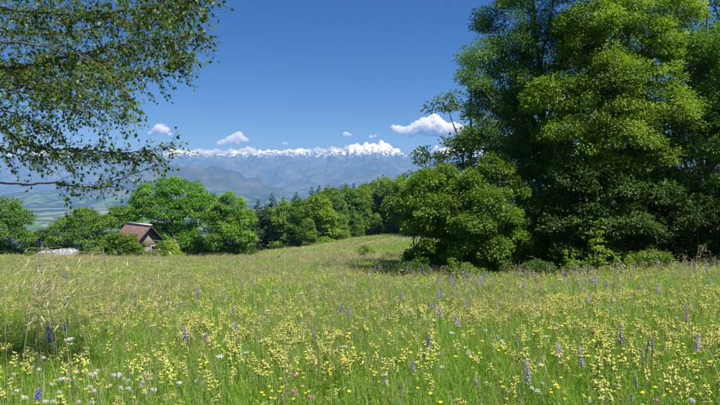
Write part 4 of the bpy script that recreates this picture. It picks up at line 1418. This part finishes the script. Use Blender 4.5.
# yellow rattle: the 300 nearest one by one, the rest as one mass
vr = variants(rattle, 8, 40)
P = wedge(3900, 2.1, 13, FR_, 1.8)
dens = .22 + .78 * patchy(P, 1.5, 61, .42, .62)
dens *= .55 + .45 * smooth(-.35, .0, P[:, 0] / P[:, 1])
P = P[FR_.uniform(size=len(P)) < dens]
P = P[np.argsort(P[:, 1])]
for x, y, z in P[:300]:
    plant('yellow_rattle', vr[R.randrange(8)], x, y, R.choice((.55, .75, .95, 1.1, 1.35)) * R.uniform(.9, 1.1), 'pale yellow hooded rattle flower standing in the near meadow grass', 'flower', 'yellow rattle flowers in the near meadow', tilt=.16)
far_r = joined(rattle, 6, 60, 'yellow_rattle')
P2 = wedge(10000, 10, 45, FR_, 2)
P2 = P2[FR_.uniform(size=len(P2)) < (.28 + .72 * patchy(P2, 4, 62, .4, .6)) * (1 - .8 * smooth(18, 42, P2[:, 1]))]
PP = np.concatenate([P[300:], P2])
scatter('yellow_rattle_mass', PP, spin(len(PP), FR_, .16), np.concatenate([FR_.uniform(.85, 1.3, len(P) - 300), FR_.uniform(.9, 1.3, len(P2))]), FR_.integers(0, 6, len(PP)),
        far_r, 'stuff', 'pale yellow rattle flowers dotting the farther meadow', 'flowers')

# mixed small flowers farther out
mix = joined(buttercup, 3, 200, 'far_flower') + joined(clover, 2, 210, 'far_flower') + joined(spike, 3, 220, 'far_flower', col=(.38, .30, .56), start=.8, lv=4, fl=.03) + joined(umbel, 1, 230, 'far_flower')
P = wedge(6400, 5, 42, FR_, 2)
rx = P[:, 0] / P[:, 1]
kind = FR_.uniform(size=len(P))
blue = .05 + .17 * smooth(-.1, .15, rx) * smooth(10, 18, P[:, 1])
idx = np.where(kind < blue, 5 + FR_.integers(0, 3, len(P)), np.where(kind < .72, FR_.integers(0, 3, len(P)), np.where(kind < .95, 3 + FR_.integers(0, 2, len(P)), 8)))
scatter('mixed_flower_mass', P, spin(len(P), FR_, .08), FR_.uniform(.9, 1.4, len(P)), idx, mix, 'stuff', 'small yellow white and violet flowers dotting the farther meadow', 'flowers')

# buttercups and clovers of the near meadow
vb = variants(buttercup, 6, 300)
near_y = [(105, 388), (113, 362), (137, 352), (60, 388), (37, 404), (128, 369), (258, 396), (345, 402), (412, 342), (410, 348), (556, 387), (562, 380), (664, 385), (706, 370), (620, 370), (590, 352), (697, 353),
          (222, 352), (183, 356), (205, 370), (90, 330), (140, 318), (270, 390), (170, 335), (497, 395), (520, 352), (436, 400), (640, 340), (676, 352), (655, 398), (15, 330), (308, 362), (330, 348), (60, 338)]
for q in range(90):
    near_y.append((R.uniform(5, 715), R.uniform(310, 400)))
for px, py in near_y:
    x, y = hit(px, py, .36)
    plant('buttercup', vb[R.randrange(6)], x, y, R.uniform(.9, 1.25), 'small bright yellow buttercup among the near meadow grass', 'flower', 'buttercups in the near meadow')
vc = variants(clover, 5, 320)
for q in range(26):
    x, y = hit(R.uniform(5, 170), R.uniform(355, 402), .3)
    plant('white_clover', vc[R.randrange(5)], x, y, R.uniform(.8, 1.2), 'round white clover head in the loose cluster at the lower left', 'flower', 'white clovers at the lower left')
for px, py in [(80, 356), (86, 375), (98, 378), (118, 376), (121, 374), (128, 381), (134, 375), (143, 376), (144, 391), (131, 396), (74, 382), (66, 382), (57, 383), (93, 398), (88, 374), (109, 381), (112, 383),
               (70, 367), (6, 314), (141, 395), (163, 315), (40, 372), (182, 388), (195, 378), (25, 398), (155, 400), (50, 400)]:
    x, y = hit(px, py, .28)
    plant('white_clover', vc[R.randrange(5)], x, y, R.uniform(.95, 1.3), 'round white clover head in the loose cluster at the lower left', 'flower', 'white clovers at the lower left')
for px, py in [(468, 357), (476, 359), (488, 378), (532, 390), (448, 368), (440, 352), (535, 394), (684, 405), (705, 402), (390, 380)]:
    x, y = hit(px, py, .3)
    plant('white_clover', vc[R.randrange(5)], x, y, R.uniform(.95, 1.3), 'round white clover head right of the middle of the near meadow', 'flower', 'white clovers right of the middle')

# the flowers that stand out one by one
SAGE = (.24, .19, .66)
LILAC = (.46, .34, .58)
PINK = (.85, .42, .56)
def single(name, fn, px, py, h, label, cat='flower', group=None, seed=0, sc=1.0, **kw):
    x, y = hit(px, py, h * sc * .97)
    return plant(name, variants(fn, 1, 500 + seed, h=h, **kw)[0], x, y, sc, label, cat, group, tilt=.03)
for i, (px, py, h, lab, col, lv) in enumerate([
        (49, 322, .62, 'tall blue sage spike at the lower left with well spaced whorls', SAGE, 8), (34, 389, .36, 'short dark blue sage spike below the tall one at lower left', SAGE, 5),
        (263, 309, .5, 'faint violet sage spike left of the middle, upper left of the white umbels', SAGE, 6), (338, 305, .55, 'deep blue sage head above the middle of the meadow', SAGE, 5),
        (317, 326, .45, 'pale violet sage beside the middle of the meadow', LILAC, 6), (426, 335, .5, 'violet-tipped sage spike right of the middle with blue lower whorls', (.22, .16, .5), 8),
        (417, 362, .36, 'small blue sage flower just below the violet-tipped spike', SAGE, 3), (434, 302, .55, 'dark blue sage spike high right of the middle', SAGE, 5),
        (688, 303, .6, 'pink-violet orchid-like spike at the right edge, taller one', (.48, .22, .50), 10), (697, 332, .5, 'grey-violet spike at the right edge, lower one', LILAC, 8),
        (622, 325, .55, 'thin dark violet sage spike between the sapling and the right edge', (.2, .14, .4), 8), (583, 345, .5, 'faded violet sage spike right of the dry grass head', LILAC, 8),
        (561, 344, .45, 'faded violet sage spike left of its twin in the right meadow', LILAC, 7), (530, 360, .5, 'grey-violet sage spike in the lower middle right', LILAC, 8),
        (235, 322, .5, 'slender violet sage spike at the left middle', SAGE, 6), (498, 298, .55, 'violet sage spike in front of the bushy hazel', LILAC, 6)]):
    single('sage_flower', spike, px, py, h, lab, 'flower', 'blue and violet flower spikes', 20 + i, 1.0, col=col, lv=lv, start=.6 if lv > 5 else .78, fl=.042 if i == 0 else .034)
for i, (px, py, h, lab) in enumerate([(299, 376, .34, 'bright pink clover head at the lower middle, upper of two'), (294, 393, .3, 'bright pink clover head at the lower middle, lower of two'),
        (308, 400, .28, 'dull pink clover head at the bottom beside the bright pair'), (466, 320, .42, 'pink flower head in the middle right meadow'), (594, 333, .4, 'rosy flower head in the right meadow'),
        (654, 402, .25, 'pink flower at the bottom of the right meadow'), (506, 319, .42, 'small pink flower head right of the middle pink one')]):
    single('pink_clover', clover, px, py, h, lab, 'flower', 'pink clovers', 60 + i, 1.0, col=PINK, rad=.024)
for i, (px, py, lab) in enumerate([(236, 326, 'flat white umbel left of the middle, top one of three'), (262, 343, 'flat white umbel left of the middle, right one of three'), (249, 353, 'flat white umbel left of the middle, lowest of three'),
        (148, 327, 'flat white umbel at the left above the clover cluster'), (408, 311, 'flat white umbel right of the middle, highest'), (453, 334, 'flat white umbel right of the middle, beside the violet-tipped sage'),
        (345, 348, 'small white umbel at the middle of the meadow'), (378, 305, 'white umbel high in the middle meadow')]):
    single('white_umbel', umbel, px, py, .42, lab, 'flower', 'white umbels', 80 + i, 1.0)
single('dry_seed_head', dry_spike, 651, 345, .62, 'forked grey woolly seed head standing at the lower right', 'seed head', None, 100, 1.0, n=3, sl=.16)
single('dry_seed_head', dry_spike, 642, 384, .36, 'short pale woolly seed head below the forked one', 'seed head', None, 101, 1.0, n=1, sl=.12, col=(.66, .64, .6))
single('dry_seed_head', dry_spike, 485, 384, .34, 'white nodding woolly seed head at the bottom right of the middle', 'seed head', None, 102, 1.0, n=1, sl=.11, col=(.72, .72, .66))
single('dry_seed_head', dry_spike, 624, 398, .3, 'small grey woolly seed head left of the short pale one', 'seed head', None, 103, 1.0, n=1, sl=.07, col=(.62, .58, .56))

# tall grass heads that stand up against the trees
vg = [variants(brome, 1, 700 + k, h=1.0)[0] for k in range(8)]
for i, (px, py, Y) in enumerate([(12, 238, 3.6), (40, 244, 4.2), (64, 246, 3.4), (86, 230, 3.3), (100, 236, 4.0), (118, 238, 3.6), (72, 252, 5.0), (134, 240, 4.5), (150, 248, 5.0), (28, 252, 5.2), (200, 252, 4.6), (218, 262, 6), (282, 246, 5.0),
        (262, 252, 6.0), (300, 258, 6.5), (330, 264, 7), (430, 262, 8), (470, 262, 8.5), (512, 258, 8), (545, 262, 9), (610, 252, 7.5), (650, 246, 7), (690, 242, 7), (712, 246, 6), (672, 252, 8), (578, 262, 9), (395, 266, 8),
        (240, 262, 7), (180, 258, 6), (520, 264, 6), (630, 258, 9), (702, 252, 9), (4, 256, 5), (56, 256, 6)]):
    p = at(px, py, Y)
    g = float(G(p[0], Y))
    s = (p[2] - g)
    plant('brome_grass', vg[i % 8], p[0], Y, (min(s, 1.3), min(s, 1.3), s), 'tall drooping brome grass head rising above the meadow against the trees', 'grass', 'tall grass heads against the trees', tilt=.03)['kind'] = 'thing'
